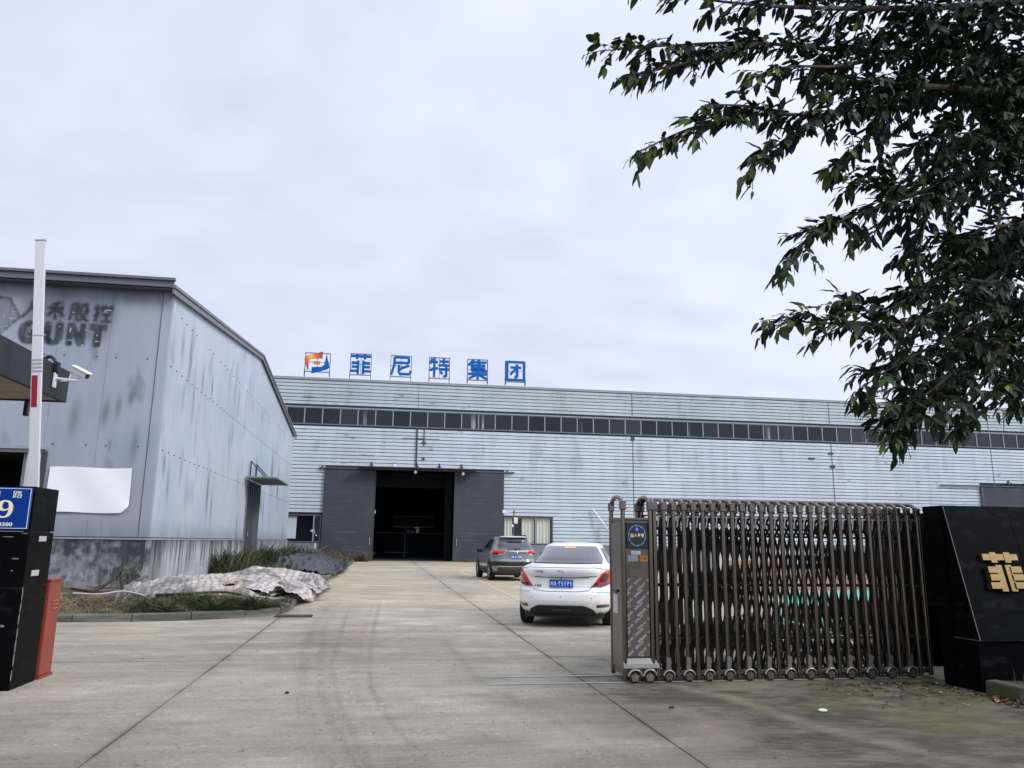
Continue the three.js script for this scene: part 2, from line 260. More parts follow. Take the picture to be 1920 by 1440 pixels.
// ------------------------------------------------------------------ grey building with the gable towards the drive
const PANEL = [0.54, 0.585, 0.655];
function wallStain(u, y, s, heavy) { // dark vertical smears, blue touch-up, rain streaks; u, y in metres
  let v = 0.80 + 0.28 * fbm(u * 0.5, y * 0.35, 4, s) + 0.09 * (fbm(u * 7, y * 0.5, 3, s + 3) - 0.5), b = 0;
  const sm = fbm(u * 1.5 + 13, y * 0.55 + 5, 4, s + 9), cut = sstep(0.68, 0.80, sm) * heavy; v *= 1 - 0.38 * cut; b += cut * 0.4;
  b += sstep(0.52, 0.7, fbm(u * 0.55 + 3, y * 0.5 + 9, 3, s + 21)) * 0.5;
  return [v, b];
}
const sideMap = tex(1536, 512, (p, q) => {
  const z = p * 30.4, y = q * 10, [v0, b] = wallStain(z, y, 201, 0.55); let v = v0 * 0.97;
  const base = sstep(2.15, 1.5, y) * (0.4 + 0.7 * fbm(z * 2.2, y * 0.5, 3, 207)); v *= 1 - 0.42 * base;
  const rain = sstep(0.6, 0.9, fbm(z * 9, y * 0.16, 3, 209)) * sstep(4.2, 2, y); v *= 1 - 0.18 * rain;
  // a row of smeared hand-wide marks
  for (const [mz, my, l, wd, k] of [[1.6, 7.1, .5, .16, .5], [2.6, 6.9, .7, .13, .6], [3.4, 5.9, .9, .12, .45], [4.4, 6.6, .5, .14, .5], [5.8, 6.6, .45, .1, .6], [0.9, 3.5, .35, .12, .5], [1.5, 3.0, .5, .12, .45], [6.5, 3.2, .9, .16, .6], [7.3, 2.6, .6, .1, .5], [3.6, 2.9, .5, .18, .35], [16.4, 4.6, .7, .25, .55], [21.5, 5.2, .9, .3, .6], [24.2, 4.6, 1, .3, .55], [19.4, 3.0, .8, .14, .5], [9.5, 5.1, .5, .12, .35], [12.5, 1.9, .5, .16, .6]]) {
    const e = Math.exp(-(((z - mz + 0.1 * (y - my)) / wd) ** 2) - (((y - my) / l) ** 2)) * (0.2 + 1.5 * fbm(z * 9, y * 2.5, 3, 5)); v *= 1 - k * Math.min(1, e);
  }
  const tint = 1 - 0.22 * b;
  return [PANEL[0] * v * tint, PANEL[1] * v * (1 - 0.1 * b), PANEL[2] * v];
});
const LW = 1024, frontText = mask(LW, LW, (x) => { // residue of removed lettering; the field is 8 m x 8.5 m, x from -8 to 0
  const X = (m) => (m + 8) / 8 * LW, Y = (m) => (8.5 - m) / 8.5 * LW, sz = 0.52 * LW / 8;
  ['ren', 'he', 'gu', 'kong'].forEach((g, i) => drawGlyph(x, g, X(-3.72 + i * 0.585), Y(7.7), sz * 0.95, 10.5, 1.02));
  x.font = 'bold ' + Math.round(0.78 * LW / 8.5) + 'px sans-serif'; x.lineWidth = 11; x.lineJoin = 'round';
  'GUNT'.split('').forEach((ch, i) => { x.save(); x.translate(X(-3.74 + i * 0.585), Y(6.53)); x.scale([0.94, 1.02, 0.9, 1.02][i], 1); x.fillText(ch, 0, 0); x.strokeText(ch, 0, 0); x.restore(); });
  x.beginPath(); [[-4.9, 7.75], [-4.05, 7.72], [-3.74, 7.2], [-4.3, 6.6], [-4.9, 6.4]].forEach(([a, b], i) => x[i ? 'lineTo' : 'moveTo'](X(a), Y(b))); x.closePath(); x.globalAlpha = 0.5; x.fill(); x.globalAlpha = 1; x.lineWidth = 7; x.stroke();
}, 3);
const textHalo = mask(LW, LW, (x) => { const X = (m) => (m + 8) / 8 * LW, Y = (m) => (8.5 - m) / 8.5 * LW; x.fillRect(X(-3.7), Y(7.75), 2.3 * LW / 8, 0.62 * LW / 8.5); x.fillRect(X(-3.6), Y(7.0), 2.1 * LW / 8, 0.3 * LW / 8.5); }, 16);
const frontMap = tex(LW, LW, (p, q) => {
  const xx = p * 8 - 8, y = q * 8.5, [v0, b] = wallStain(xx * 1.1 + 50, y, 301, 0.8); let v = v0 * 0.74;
  v *= 1 - 0.72 * sstep(7.35, 8.2, y) * (0.7 + 0.5 * fbm(xx * 3, y * 0.4, 3, 303));  // soot band with the eave's shade painted in, darkest at the top
  const i = Math.min(LW - 1, Math.floor(p * LW)), j = Math.min(LW - 1, Math.floor(q * LW)), t = frontText[j * LW + i], h = textHalo[j * LW + i];
  v *= 1 - 0.5 * h * (0.5 + fbm(xx * 8, y * 1.2, 3, 305)); v *= 1 - 0.86 * t * (0.7 + 0.5 * fbm(xx * 14, y * 5, 3, 307)); v = mix(v, 0.95, t * 0.8 * sstep(0.86, 0.9, vn(xx * 15, y * 17, 311)));
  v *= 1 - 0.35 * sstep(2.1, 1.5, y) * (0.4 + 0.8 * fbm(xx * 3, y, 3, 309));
  for (const [mx, my, l, wd, k] of [[-1.05, 4.9, .3, .08, .45], [-1.35, 4.75, .35, .1, .5], [-0.75, 5.2, .25, .1, .45], [-2.1, 4.55, .5, .12, .4], [-0.55, 3.9, .5, .1, .35]]) { const e = Math.exp(-(((xx - mx - 0.05 * (y - my)) / wd) ** 2) - (((y - my) / l) ** 2)); v *= 1 - k * e; }
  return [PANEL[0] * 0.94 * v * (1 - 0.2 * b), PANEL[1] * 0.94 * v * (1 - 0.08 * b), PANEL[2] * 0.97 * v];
}, null, THREE.ClampToEdgeWrapping);
{
  const B = thing('panel_clad_building', 'grey-blue metal panel building with stained gable wall and removed lettering', 'building', [-6, 0, -21.6]);
  const E = 8.18, RG = 9.9, D = 30.3, zr = -D / 2, roofY = (z) => E + (RG - E) * (1 - Math.abs(z - zr) / (D / 2));
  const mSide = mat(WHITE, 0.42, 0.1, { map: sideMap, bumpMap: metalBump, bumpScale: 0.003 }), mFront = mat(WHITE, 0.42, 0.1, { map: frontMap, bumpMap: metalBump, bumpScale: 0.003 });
  const core = mat([0.30, 0.33, 0.38], 0.9), trim = mat([0.15, 0.155, 0.175], 0.45, 0.25), trim2 = mat([0.19, 0.195, 0.215], 0.45, 0.25);
  const bolt = mat([0.06, 0.065, 0.07], 0.6, 0.4);
  const wall = obj('wall', [bb(-22, 1.5, -0.3, -8.0, E - 0.02, -0.06), bb(-8.0, 3.72, -0.3, -3.2, E - 0.02, -0.06), bb(-3.2, 1.5, -0.3, -0.31, E - 0.02, -0.06), bb(-22, 1.5, -D + 0.06, -0.31, E - 0.02, -D + 0.3), bb(-22.3, 0, -D, -22, E, 0),
    metric(new THREE.ExtrudeGeometry((() => { const s = new THREE.Shape(); s.moveTo(0.06, 1.5); s.lineTo(14.2, 1.5); s.lineTo(14.2, 4.12); s.lineTo(17.8, 4.12); s.lineTo(17.8, 1.5); s.lineTo(D - 0.06, 1.5); s.lineTo(D - 0.06, E - 0.04); s.lineTo(D / 2, RG - 0.04); s.lineTo(0.06, E - 0.04); s.closePath(); return s; })(), { depth: 0.24, bevelEnabled: false }).rotateY(Math.PI / 2).translate(-0.3, 0, 0))], core, B);
  // front cladding, each sheet by itself
  const fx = [-0.22, -1.47, -2.74, -4.0, -5.25, -6.5, -7.75, -9, -10.25, -11.5, -12.75, -14, -15.25, -16.5, -17.75, -19, -20.25, -21.5];
  for (let i = 0; i + 1 < fx.length; i++) {
    const a = fx[i + 1] + 0.003, b = fx[i] - 0.003, lo = (a < -3.1 && a > -8.2) ? 3.82 : 1.53, mid = i === 2;
    const parts = mid ? [bb(-2.76, 1.53, -0.05, b, E - 0.02, 0)] : [bb(a, lo, -0.05, b, E - 0.02, 0)];
    if (mid) { parts.length = 0; parts.push(bb(a, 3.82, -0.05, b, E - 0.02, 0), bb(-3.0, 1.53, -0.05, b, 3.818, 0)); }
    const g = merge(parts); const far = a < -8;
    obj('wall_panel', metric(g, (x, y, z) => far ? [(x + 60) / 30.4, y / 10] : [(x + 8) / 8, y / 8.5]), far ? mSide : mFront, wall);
  }
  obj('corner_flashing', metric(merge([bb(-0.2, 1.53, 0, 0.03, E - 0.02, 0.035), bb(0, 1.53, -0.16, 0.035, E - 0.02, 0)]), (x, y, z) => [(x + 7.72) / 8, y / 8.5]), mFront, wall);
  // gable cladding
  for (let i = 0; i < 25; i++) {
    const z0 = -0.17 - i * 1.2, z1 = Math.max(z0 - 1.196, -D + 0.08), top = (z) => roofY(z) - 0.03, lo = (z0 <= -14.1 && z1 >= -17.9) ? 4.12 : 1.53;
    const poly = [[-z0, lo], [-z1, lo], [-z1, top(z1)]]; if (z0 > zr && z1 < zr) poly.push([-zr, top(zr)]); poly.push([-z0, top(z0)]);
    const cutA = z0 > -14.2 && z1 < -14.2, cutB = z0 > -17.8 && z1 < -17.8; let pl = poly;
    if (cutA) pl = [[-z0, 1.53], [14.2, 1.53], [14.2, 4.12], [-z1, 4.12], [-z1, top(z1)], [-z0, top(z0)]];
    if (cutB) pl = [[-z0, 4.12], [17.8, 4.12], [17.8, 1.53], [-z1, 1.53], [-z1, top(z1)], [-z0, top(z0)]];
    const g = prism(pl, 0.05).rotateY(Math.PI / 2).translate(-0.05, 0, 0);
    obj('wall_panel', metric(g, (x, y, z) => [-z / 30.4, y / 10]), mSide, wall);
  }
  const bl = [];
  const bolts = (f) => { const g = []; f((x, y, z) => g.push(new THREE.SphereGeometry(0.02, 6, 4).translate(x, y, z))); return g; };
  tag(obj('bolt_rows', bolts((p) => {
    for (const y of [3.83, 6.16, 7.72]) for (let z = -0.55; z > -D + 0.6; z -= 0.62) { if (y > 7 && hash(Math.round(z * 10), 1, 1) < 0.35) continue; if (y < 4.2 && z < -14 && z > -18) continue; if (y < roofY(z) - 0.2) p(0.012, y + 0.01 * Math.sin(z * 9), z); }
    for (const y of [3.87, 6.24]) for (const x of [-0.45, -1.24, -1.72, -2.53, -3.02]) p(x, y, 0.012);
  }), bolt, wall), null, null, null, 'stuff');
  // concrete plinth: sooty on the front, streaked on the gable side
  const pf = tex(1024, 256, (p, q) => {
    const x = p * 4, y = q * 1.5, n = fbm(x * 2.2, y * 2.2, 5, 401), w = fbm(x * 1.0 + 3, y * 2, 4, 403); const n3 = fbm(x * 7, y * 6, 4, 409), e = n * 0.4 + 0.42 * w + 0.85 * (n3 - 0.5) + 0.09 + 0.2 * (fbm(x * 20, y * 3, 3, 408) - 0.5) - 0.2 * sstep(0.5, 1.3, y) - 0.2 * sstep(2.5, 3.7, x) + 0.1; let v = mix(0.06, 0.27, sstep(0.2, 0.78, e)); v *= 1 - 0.35 * sstep(0.5, 0.7, fbm(x * 6, y * 0.6, 3, 406)) * sstep(0.4, 1.4, y);
    const wh = sstep(0.58, 0.66, fbm(x * 5, y * 3.4, 4, 405)) * sstep(1.2, 0.4, y); v = mix(v, 0.42, wh * 0.6);
    const tn = sstep(0.55, 0.7, fbm(x * 1.6 + 7, y * 1.4, 3, 407)) * sstep(0.8, 0.2, y) * 0.6; return [mix(v * 0.96, 0.25, tn), mix(v * 1.0, 0.22, tn), mix(v * 1.08, 0.13, tn)];
  });
  const ps = tex(2048, 256, (p, q) => {
    const z = p * 30.3, y = q * 1.5, n = fbm(z * 1.4, y * 1.5, 4, 411), st = fbm(z * 7, y * 0.35, 4, 413), s2 = fbm(z * 2.1, y * 0.3, 3, 415);
    let v = 0.42 * (0.7 + 0.5 * n); v *= 1 - 0.7 * sstep(0.45, 0.66, st) * sstep(0.15, 1.2, y); v *= 1 - 0.5 * sstep(1.0, 1.45, y) * (0.5 + 0.6 * s2); v *= 1 - 0.45 * sstep(0.55, 0.68, s2) * 0.8; v *= 1 - 0.55 * sstep(2.2, 0.2, z) * (0.4 + n);
    const ye = sstep(0.52, 0.68, fbm(z * 0.9 + 2, y * 0.8, 3, 417)) * sstep(1.0, 0.2, y) * 0.7;
    return [mix(v * 0.98, 0.36, ye), mix(v, 0.31, ye), mix(v * 1.05, 0.18, ye)];
  });
  const rough = gray(256, 256, (u, v) => tfbm(u, v, 6, 5, 88));
  const mpf = mat(WHITE, 0.95, 0, { map: pf, bumpMap: rough, bumpScale: 0.012 }), mps = mat(WHITE, 0.95, 0, { map: ps, bumpMap: rough, bumpScale: 0.012 });
  const pl = obj('plinth', metric(merge([bb(-22, 0, -0.3, -8, 1.46, 0.05), bb(-3.0, 0, -0.3, 0.05, 1.46, 0.05)]), (x, y, z) => [x / 4 + 1, y / 1.5]), mpf, B);
  obj('plinth_face', metric(merge([bb(-0.3, 0, -14.2, 0.052, 1.46, -0.3), bb(-0.3, 0, -D, 0.052, 1.46, -17.8)]), (x, y, z) => [-z / 30.3, y / 1.5]), mps, pl);
  obj('plinth_ledge', [bb(-3.0, 1.46, -0.3, 0.075, 1.50, 0.075, 0.008), bb(-0.3, 1.46, -14.2, 0.075, 1.5, -0.3, 0.008), bb(-0.3, 1.46, -D, 0.075, 1.5, -17.8, 0.008)], mat([0.30, 0.31, 0.33], 0.8), pl);
  // roof with fascia
  const slope = (z0, z1, y, t, x0, x1) => prism([[z0, roofY(z0) + y], [z1, roofY(z1) + y], [z1, roofY(z1) + y + t], [z0, roofY(z0) + y + t]], x1 - x0).rotateY(-Math.PI / 2).translate(x1, 0, 0);
  const roofM = mat([0.20, 0.22, 0.26], 0.5, 0.2);
  const roofG = (x0, x1, y, t, over) => { const z = [over, zr, -D - over].map((q) => [q, E + (RG - E) * (1 - Math.abs(q - zr) / (D / 2)) + y]); const pts = [...z.map((q) => [-q[0], q[1]]), ...z.slice().reverse().map((q) => [-q[0], q[1] + t])]; return prism(pts, x1 - x0).rotateY(Math.PI / 2).translate(x0, 0, 0); };
  const roof = obj('roof', roofG(-22.4, 0.08, 0.0, 0.1, 0.3), roofM, B);
  obj('fascia', [bb(-22.4, E - 0.0, 0.3, 0.12, E + 0.17, 0.34, 0.006), bb(-22.4, E + 0.17, 0.3, 0.15, E + 0.25, 0.42, 0.01)], trim, roof);
  obj('soffit', bb(-22.4, E - 0.03, 0.0, 0.08, E - 0.005, 0.3), trim, roof);
  obj('rake_trim', [roofG(0.082, 0.13, -0.13, 0.15, 0.3), roofG(0.06, 0.17, 0.024, 0.09, 0.33)], trim2, roof);
  // side door with hood
  const dm = mat([0.055, 0.058, 0.066], 0.5, 0.2), door = obj('door', [bb(-0.24, 0.1, -16.02, -0.18, 4.1, -14.24), bb(-0.24, 0.1, -17.76, -0.18, 4.1, -16.05)], dm, B);
  obj('door_frame', [bb(-0.3, 0.05, -14.235, 0.06, 4.11, -14.16), bb(-0.3, 0.05, -17.84, 0.06, 4.11, -17.765), bb(-0.3, 4.04, -17.765, 0.03, 4.11, -14.235)], mat([0.17, 0.18, 0.2], 0.5, 0.2), door);
  obj('door_ribs', [0, 1, 2, 3, 4, 5].map((i) => bb(-0.178, 0.15, -14.5 - i * 0.58, -0.14, 4.02, -14.56 - i * 0.58)), mat([0.12, 0.125, 0.14], 0.5, 0.2), door);
  obj('handle', bb(-0.14, 1.65, -16.1, -0.1, 1.85, -16.0, 0.01), galv, door);
  const hood = obj('door_hood', bb(0.06, 4.12, -18.0, 1.34, 4.19, -13.4, 0.01), mat([0.21, 0.2, 0.19], 0.8), B);
  for (const z of [-14.4, -16.0]) obj('bracket', [rod([0.07, 4.19, z], [0.07, 4.95, z], 0.035), rod([0.07, 4.93, z], [0.75, 4.2, z], 0.03)], steelDark, hood);
  // wide doorway on the front
  const fr = obj('entrance_opening', [bb(-8.0, 0, -6.3, -3.0, 3.7, -6.2), bb(-8.0, 0, -6.2, -7.9, 3.7, -0.3), bb(-3.2, 0, -6.2, -3.1, 3.7, -0.3), bb(-8, 3.6, -6.2, -3.1, 3.7, -0.3)], mat([0.03, 0.03, 0.032], 0.9), B);
  obj('door_jamb', [bb(-3.08, 0.0, -0.25, -2.74, 3.7, 0.06, 0.01)], mat([0.5, 0.51, 0.53], 0.5), fr);
  obj('lintel', [bb(-8.1, 3.70, 0.0, -2.66, 3.8, 0.2, 0.01), bb(-8.1, 3.62, 0.06, -2.72, 3.70, 0.12)], mat([0.30, 0.32, 0.35], 0.5), fr);
  obj('door_track', bb(-2.72, 1.4, 0.0, -2.62, 3.66, 0.08), steelDark, fr);
  obj('side_post', [rod([-3.9, 0, -1.4], [-3.5, 3.6, -1.6], 0.03), rod([-4.6, 1.9, -1.4], [-3.4, 3.2, -1.5], 0.02)], steelDark, fr);
  const bs = tex(256, 256, (u, v) => { const n = 0.86 + 0.04 * fbm(u * 4, v * 4, 4, 5); return [n * 0.97, n * 0.99, n * 1.02]; });
  const ban = obj('banner_sheet', grid(24, 16, (u, v) => { const cu = Math.max(0, u - 0.92) / 0.08 * Math.max(0, 0.16 - v) / 0.16 * 0.7; return [mix(-8.5, -6.52, u) - 0.03 * cu + 0.03 * (1 - v) * (u - 0.5), mix(2.13, 3.28, v) + 0.15 * cu + 0.012 * Math.sin(u * 7), -21.56 + 0.012 + 0.012 * Math.sin(u * 9 + v * 4) + 0.16 * cu]; }), mat(WHITE, 0.6, 0, { map: bs }));
  tag(ban, 'blank white sheet stuck on the grey panel wall, curling at one corner', 'banner');
}

// ------------------------------------------------------------------ big factory at the end of the drive
const facMap = tex(2048, 512, (p, q) => {
  const x = p * 110, y = q * 15, n = fbm(x * 0.35, y * 0.5, 4, 501), st = fbm(x * 2.4, y * 0.12, 4, 503), bl = fbm(x * 0.12, y * 0.25, 3, 505), u = sstep(11.6, 11.9, y);
  let v = 0.96 + 0.2 * (n - 0.5) + 0.16 * (st - 0.5) + 0.1 * (hash(Math.floor(y / 0.2814), Math.floor(x / 6), 3) - 0.5);
  v *= 1 - 0.35 * sstep(0.77, 0.83, fbm(x * 0.8, y * 3.2, 4, 507)); v *= 1 - 0.14 * sstep(0.66, 0.78, fbm(x * 1.2, y * 0.35, 3, 509)) * sstep(3, 8, y);
  return [mix(0.63, 0.53, u) * v * (1 - 0.08 * bl), mix(0.67, 0.57, u) * v, mix(0.71, 0.585, u) * v * (1 + 0.04 * bl)];
}, null, THREE.MirroredRepeatWrapping);
const F = thing('factory_hall', 'long pale blue factory hall with ribbed siding and strip of windows', 'building', [0, 0, -62]);
{
  const siding = mat(WHITE, 0.45, 0.15, { map: facMap }), back = mat([0.04, 0.047, 0.056], 0.8), base = mat([0.21, 0.21, 0.235], 0.85, 0, { bumpMap: metalBump, bumpScale: 0.01 });
  const frameM = mat([0.16, 0.165, 0.185], 0.5, 0.3), capM = mat([0.17, 0.18, 0.2], 0.5, 0.2);
  // structural shell behind the cladding
  const wall = obj('wall', [bb(-34, 11.82, -0.35, 88, 14.15, -0.08), bb(-34, 7.1, -0.35, 88, 10.44, -0.08), bb(-34, 3.5, -0.35, -4.66, 7.1, -0.08), bb(9.46, 3.55, -0.35, 52.6, 7.1, -0.08), bb(13.52, 0, -0.35, 52.6, 3.55, -0.08), bb(-34, 0, -0.35, -7.4, 3.5, -0.08),
    bb(-34, 10.44, -0.35, -10.6, 11.82, -0.08), bb(72, 10.44, -0.35, 88, 11.82, -0.08), bb(-7.4, 0, -0.35, -0.7, 1.35, -0.1), bb(9.46, 0, -0.35, 13.52, 1.38, -0.1), bb(58, 0, -0.35, 88, 7.1, -0.08),
    bb(-34.3, 0, -50, -34, 14.1, 0), bb(88, 0, -50, 88.3, 14.1, 0), bb(-34, 0, -50, 88, 14.1, -49.7)], back, F);
  const uvf = (x, y) => [(x + 34) / 110, y / 15];
  const PH = 0.2814, bays = [[-15.6, 2.37], [2.4, 20.33], [20.37, 38.38], [38.42, 54.1], [54.14, 72.1], [72.14, 88]];
  const prof = (x0, x1, y, top) => { // one siding sheet: flat face, folded upper lip, shadow gap above
    const h = Math.min(PH - 0.048, top - y), s = new THREE.Shape(); s.moveTo(-0.075, y); s.lineTo(-0.008, y); s.lineTo(0, y + 0.012); s.lineTo(0, y + h - 0.03); s.lineTo(-0.03, y + h); s.lineTo(-0.075, y + h); s.closePath();
    return metric(new THREE.ExtrudeGeometry(s, { depth: x1 - x0, bevelEnabled: false }).rotateY(Math.PI / 2).translate(x0, 0, 0), uvf);
  };
  // ExtrudeGeometry turned about y maps profile x to -z, so the profile is mirrored to face the drive
  const sheet = (x0, x1, y, top) => { const g = prof(x0, x1, y, top); const p = g.attributes.position; for (let i = 0; i < p.count; i++) p.setZ(i, -p.getZ(i)); g.computeVertexNormals(); return metric(g, uvf); };
  const rr = rng(77);
  for (const [a, b] of bays) for (let k = 0; k < 46; k++) {
    const y = 1.36 + k * PH, yt = y + PH; let x0 = a, x1 = b;
    if (yt > 10.42 && y < 11.84) continue;
    if (y > 13.85) continue;
    if (y < 7.05) { if (a < 0) x1 = y < 3.42 ? -7.36 : -4.66; else if (a < 3) x0 = y < 3.5 ? 13.54 : 9.48; else if (a > 38 && a < 39) x1 = 52.6; else if (a > 54 && a < 55) x0 = 58; }
    if (x1 - x0 < 0.3) continue;
    const o = obj('siding_panel', sheet(x0, x1, y, 14.1), siding, wall); o.position.z = (rr() - 0.5) * 0.008;
  }
  obj('base_course', [bb(-7.36, 0, -0.1, -4.6, 1.33, 0.0), bb(9.46, 0, -0.1, 13.5, 1.36, 0.0), bb(13.5, 0, -0.1, 52.6, 1.34, -0.02), bb(-34, 0, -0.1, -7.36, 1.34, -0.02)], base, wall);
  obj('sill_stain', bb(-5.12, 0.85, 0.0, -4.98, 1.3, 0.004), mat([0.6, 0.6, 0.6], 0.8), wall);
  // downpipe with fittings at the first bay joint, and rusty marks along the others
  obj('downpipe', [rod([2.385, 7.4, 0.07], [2.385, 10.42, 0.07], 0.06), rod([2.95, 9.0, 0.05], [2.95, 10.42, 0.05], 0.035), bb(2.3, 9.55, 0, 3.05, 9.62, 0.06), bb(1.2, 9.56, 0, 4.2, 9.6, 0.02), bb(2.85, 7.9, 0, 3.05, 8.1, 0.08), bb(2.8, 9.2, 0, 3.1, 9.35, 0.08)], steelDark, wall);
  for (const x of [20.35, 38.4, 54.12]) obj('joint_strip', [bb(x - 0.035, 1.4, -0.02, x + 0.035, 10.4, 0.012), bb(x - 0.035, 11.86, -0.02, x + 0.035, 14.0, 0.012)], mat([0.12, 0.13, 0.15], 0.7), wall);
  obj('pipe_clamps', [bb(38.1, 9.4, 0, 38.55, 9.55, 0.08), bb(38.2, 8.2, 0, 38.6, 8.45, 0.1), bb(36.2, 8.9, 0, 36.75, 9.05, 0.05), bb(20.2, 10.0, 0, 20.5, 10.3, 0.06)], steelDark, wall);
  const capL = mat([0.33, 0.345, 0.365], 0.5, 0.2), roof = obj('roof', [bb(-34.3, 14.1, -50, 88.3, 14.16, -0.06)], capM, F);
  obj('parapet_cap', [bb(-34.3, 14.02, -0.06, 88.3, 14.17, 0.05, 0.01)], capL, roof);
  obj('gutter_lip', bb(-34.3, 14.17, -0.25, 88.3, 14.21, 0.06, 0.01), mat([0.3, 0.31, 0.34], 0.5, 0.3), roof);
  // window strip
  const glass = [[0.72, 0.75, 0.80], [0.55, 0.58, 0.62], [0.9, 0.92, 0.95]].map((c) => phys(c, 0.05, { transmission: 1, thickness: 0, specularIntensity: 0.8 }));
  const ws = obj('window_strip', [bb(-10.6, 10.44, -0.2, 72, 10.53, 0.04), bb(-10.6, 11.73, -0.2, 72, 11.82, 0.04)], frameM, F);
  const r2 = rng(31), mull = mat([0.30, 0.31, 0.335], 0.5, 0.3);
  for (let i = 0; i < 60; i++) {
    const x = -10.6 + i * 1.378;
    obj('mullion', bb(x - 0.04, 10.53, -0.12, x + 0.04, 11.73, 0.03), mull, ws);
    const p = obj('pane', bb(x + 0.04, 10.53, -0.05, x + 1.338, 11.73, -0.035), glass[r2() < 0.62 ? 1 : r2() < 0.7 ? 0 : 2], ws); p.rotation.y = 0;
  }
  obj('strip_header', bb(-10.6, 11.82, -0.06, 72, 11.87, 0.03), mat([0.4, 0.43, 0.46], 0.5), ws);
  // steel columns and bracing that show through the glass
  const colM = mat([0.62, 0.62, 0.58], 0.7);
  for (const [x, w] of [[-1.8, 0.28], [6.95, 0.35], [7.75, 0.16], [16.1, 0.18], [25.6, 0.2], [32.9, 0.22], [42.3, 0.4], [44.1, 0.26]]) obj('steel_column', bb(x - w / 2, 0, -1.0, x + w / 2, 13.8, -0.5), colM, F);
  obj('roof_bracing', [rod([-6, 9, -2], [-3, 13, -2], 0.06), rod([33.5, 9, -1.5], [38, 13, -1.5], 0.06), rod([40, 9, -1.5], [36, 13, -1.5], 0.06)], colM, F);
  obj('hall_floor', bb(-33.9, -0.02, -49.7, 88, 0.006, -0.1), mat([0.12, 0.12, 0.12], 0.7), F);
  // lower windows
  const cur = tex(512, 64, (u, v) => { const f = 0.5 + 0.5 * Math.sin(u * 60 + 2 * Math.sin(u * 23)); return [0.62 + 0.2 * f, 0.61 + 0.19 * f, 0.52 + 0.17 * f]; });
  const curM = mat(WHITE, 0.9, 0, { map: cur });
  const drape = (x0, x1) => grid(60, 1, (u, v) => [mix(x0, x1, u), mix(1.45, 3.42, v), -0.2 + 0.05 * Math.sin(u * (x1 - x0) * 24)]);
  const clear = phys([0.97, 0.98, 0.98], 0.03, { transmission: 1, thickness: 0, specularIntensity: 0.6 });
  const win = (x0, x1, muls, curtains, y0, y1) => {
    const w = obj('window', [bb(x0, y0, -0.12, x1, y0 + 0.07, 0.05), bb(x0, y1 - 0.07, -0.12, x1, y1, 0.05), bb(x0, y0 + 0.07, -0.12, x0 + 0.07, y1 - 0.07, 0.05), bb(x1 - 0.07, y0 + 0.07, -0.12, x1, y1 - 0.07, 0.05)], frameM, F);
    const e = [x0 + 0.07, ...muls, x1 - 0.07];
    for (const m of muls) obj('mullion', bb(m - 0.05, y0 + 0.07, -0.1, m + 0.05, y1 - 0.07, 0.03), mull, w);
    for (let i = 0; i + 1 < e.length; i++) obj('pane', bb(e[i] + (i ? 0.05 : 0), y0 + 0.07, -0.04, e[i + 1] - (i + 2 < e.length ? 0.05 : 0), y1 - 0.07, -0.03), clear, w);
    for (const [a, b] of curtains) obj('curtain', drape(a, b), curM, w);
    obj('room_back', bb(x0 - 0.3, 0, -1.6, x1 + 0.3, 3.7, -1.5), mat([0.02, 0.022, 0.026], 0.9), w);
    return w;
  };
  win(9.5, 13.5, [12.1], [[9.56, 10.2], [11.0, 12.0], [12.2, 13.3]], 1.4, 3.52);
  win(-9.2, -4.72, [-5.25], [], 1.36, 3.44);
  obj('blind', bb(-8.9, 1.62, -0.16, -6.55, 3.3, -0.15), mat([0.62, 0.70, 0.74], 0.7), F);
  const st = mat([0.75, 0.75, 0.72], 0.8), dots = []; const r3 = rng(9); for (let i = 0; i < 7; i++) dots.push(bb(0, 0, 0, 0.05 + 0.07 * r3(), 0.06 + 0.05 * r3(), 0.004).translate(-5.5 + r3() * 0.5, 1.75 + r3() * 0.5, 0.045));
  obj('window_stickers', dots, st, F);
  // sliding doors and their track
  const dmap = tex(512, 512, (u, v) => { const n = fbm(u * 3, v * 4, 4, 601), s = fbm(u * 2, v * 60, 3, 603), d = 0.048 * (0.8 + 0.5 * n) + 0.03 * sstep(0.6, 0.8, s * 0.6 + 0.5 * n) * sstep(0.9, 0.4, Math.abs(u - 0.5) * 2); return [d * 0.9, d * 1.0, d * 1.28]; });
  const dm = mat(WHITE, 0.65, 0.0, { map: dmap });
  const leaf = (x0, x1, y1) => {
    const n = 24, d = obj('sliding_door', metric(merge([bb(x0, 0.06, 0.1, x1, y1, 0.17), ...Array.from({ length: n - 1 }, (_, i) => bb(x0, 0.06 + (i + 1) * (y1 - 0.1) / n - 0.012, 0.17, x1, 0.06 + (i + 1) * (y1 - 0.1) / n + 0.012, 0.178))]), (x, y) => [(x - x0) / (x1 - x0), y / y1]), dm, F);
    obj('door_edge', [bb(x0 - 0.03, 0.05, 0.09, x0, y1, 0.185), bb(x1, 0.05, 0.09, x1 + 0.03, y1, 0.185)], mat([0.05, 0.055, 0.065], 0.5, 0.2), d); return d;
  };
  const dL = leaf(-4.62, -0.72, 6.95); obj('handle', rod([-0.98, 1.2, 0.2], [-0.98, 1.75, 0.2], 0.03), galv, dL); obj('hasp', bb(-0.7, 3.6, 0.15, -0.6, 3.85, 0.23), galv, dL);
  const dR = leaf(5.5, 9.43, 6.98); obj('handle', rod([5.74, 1.2, 0.2], [5.74, 1.75, 0.2], 0.03), galv, dR);
  leaf(52.75, 58, 6.9);
  obj('door_track', [bb(-5.1, 7.0, 0.08, 10.3, 7.1, 0.24, 0.01), bb(-4.9, 7.1, 0, -4.8, 7.22, 0.2), bb(9.7, 7.05, 0, 9.8, 7.25, 0.2)], mat([0.10, 0.105, 0.12], 0.6, 0.3), F);
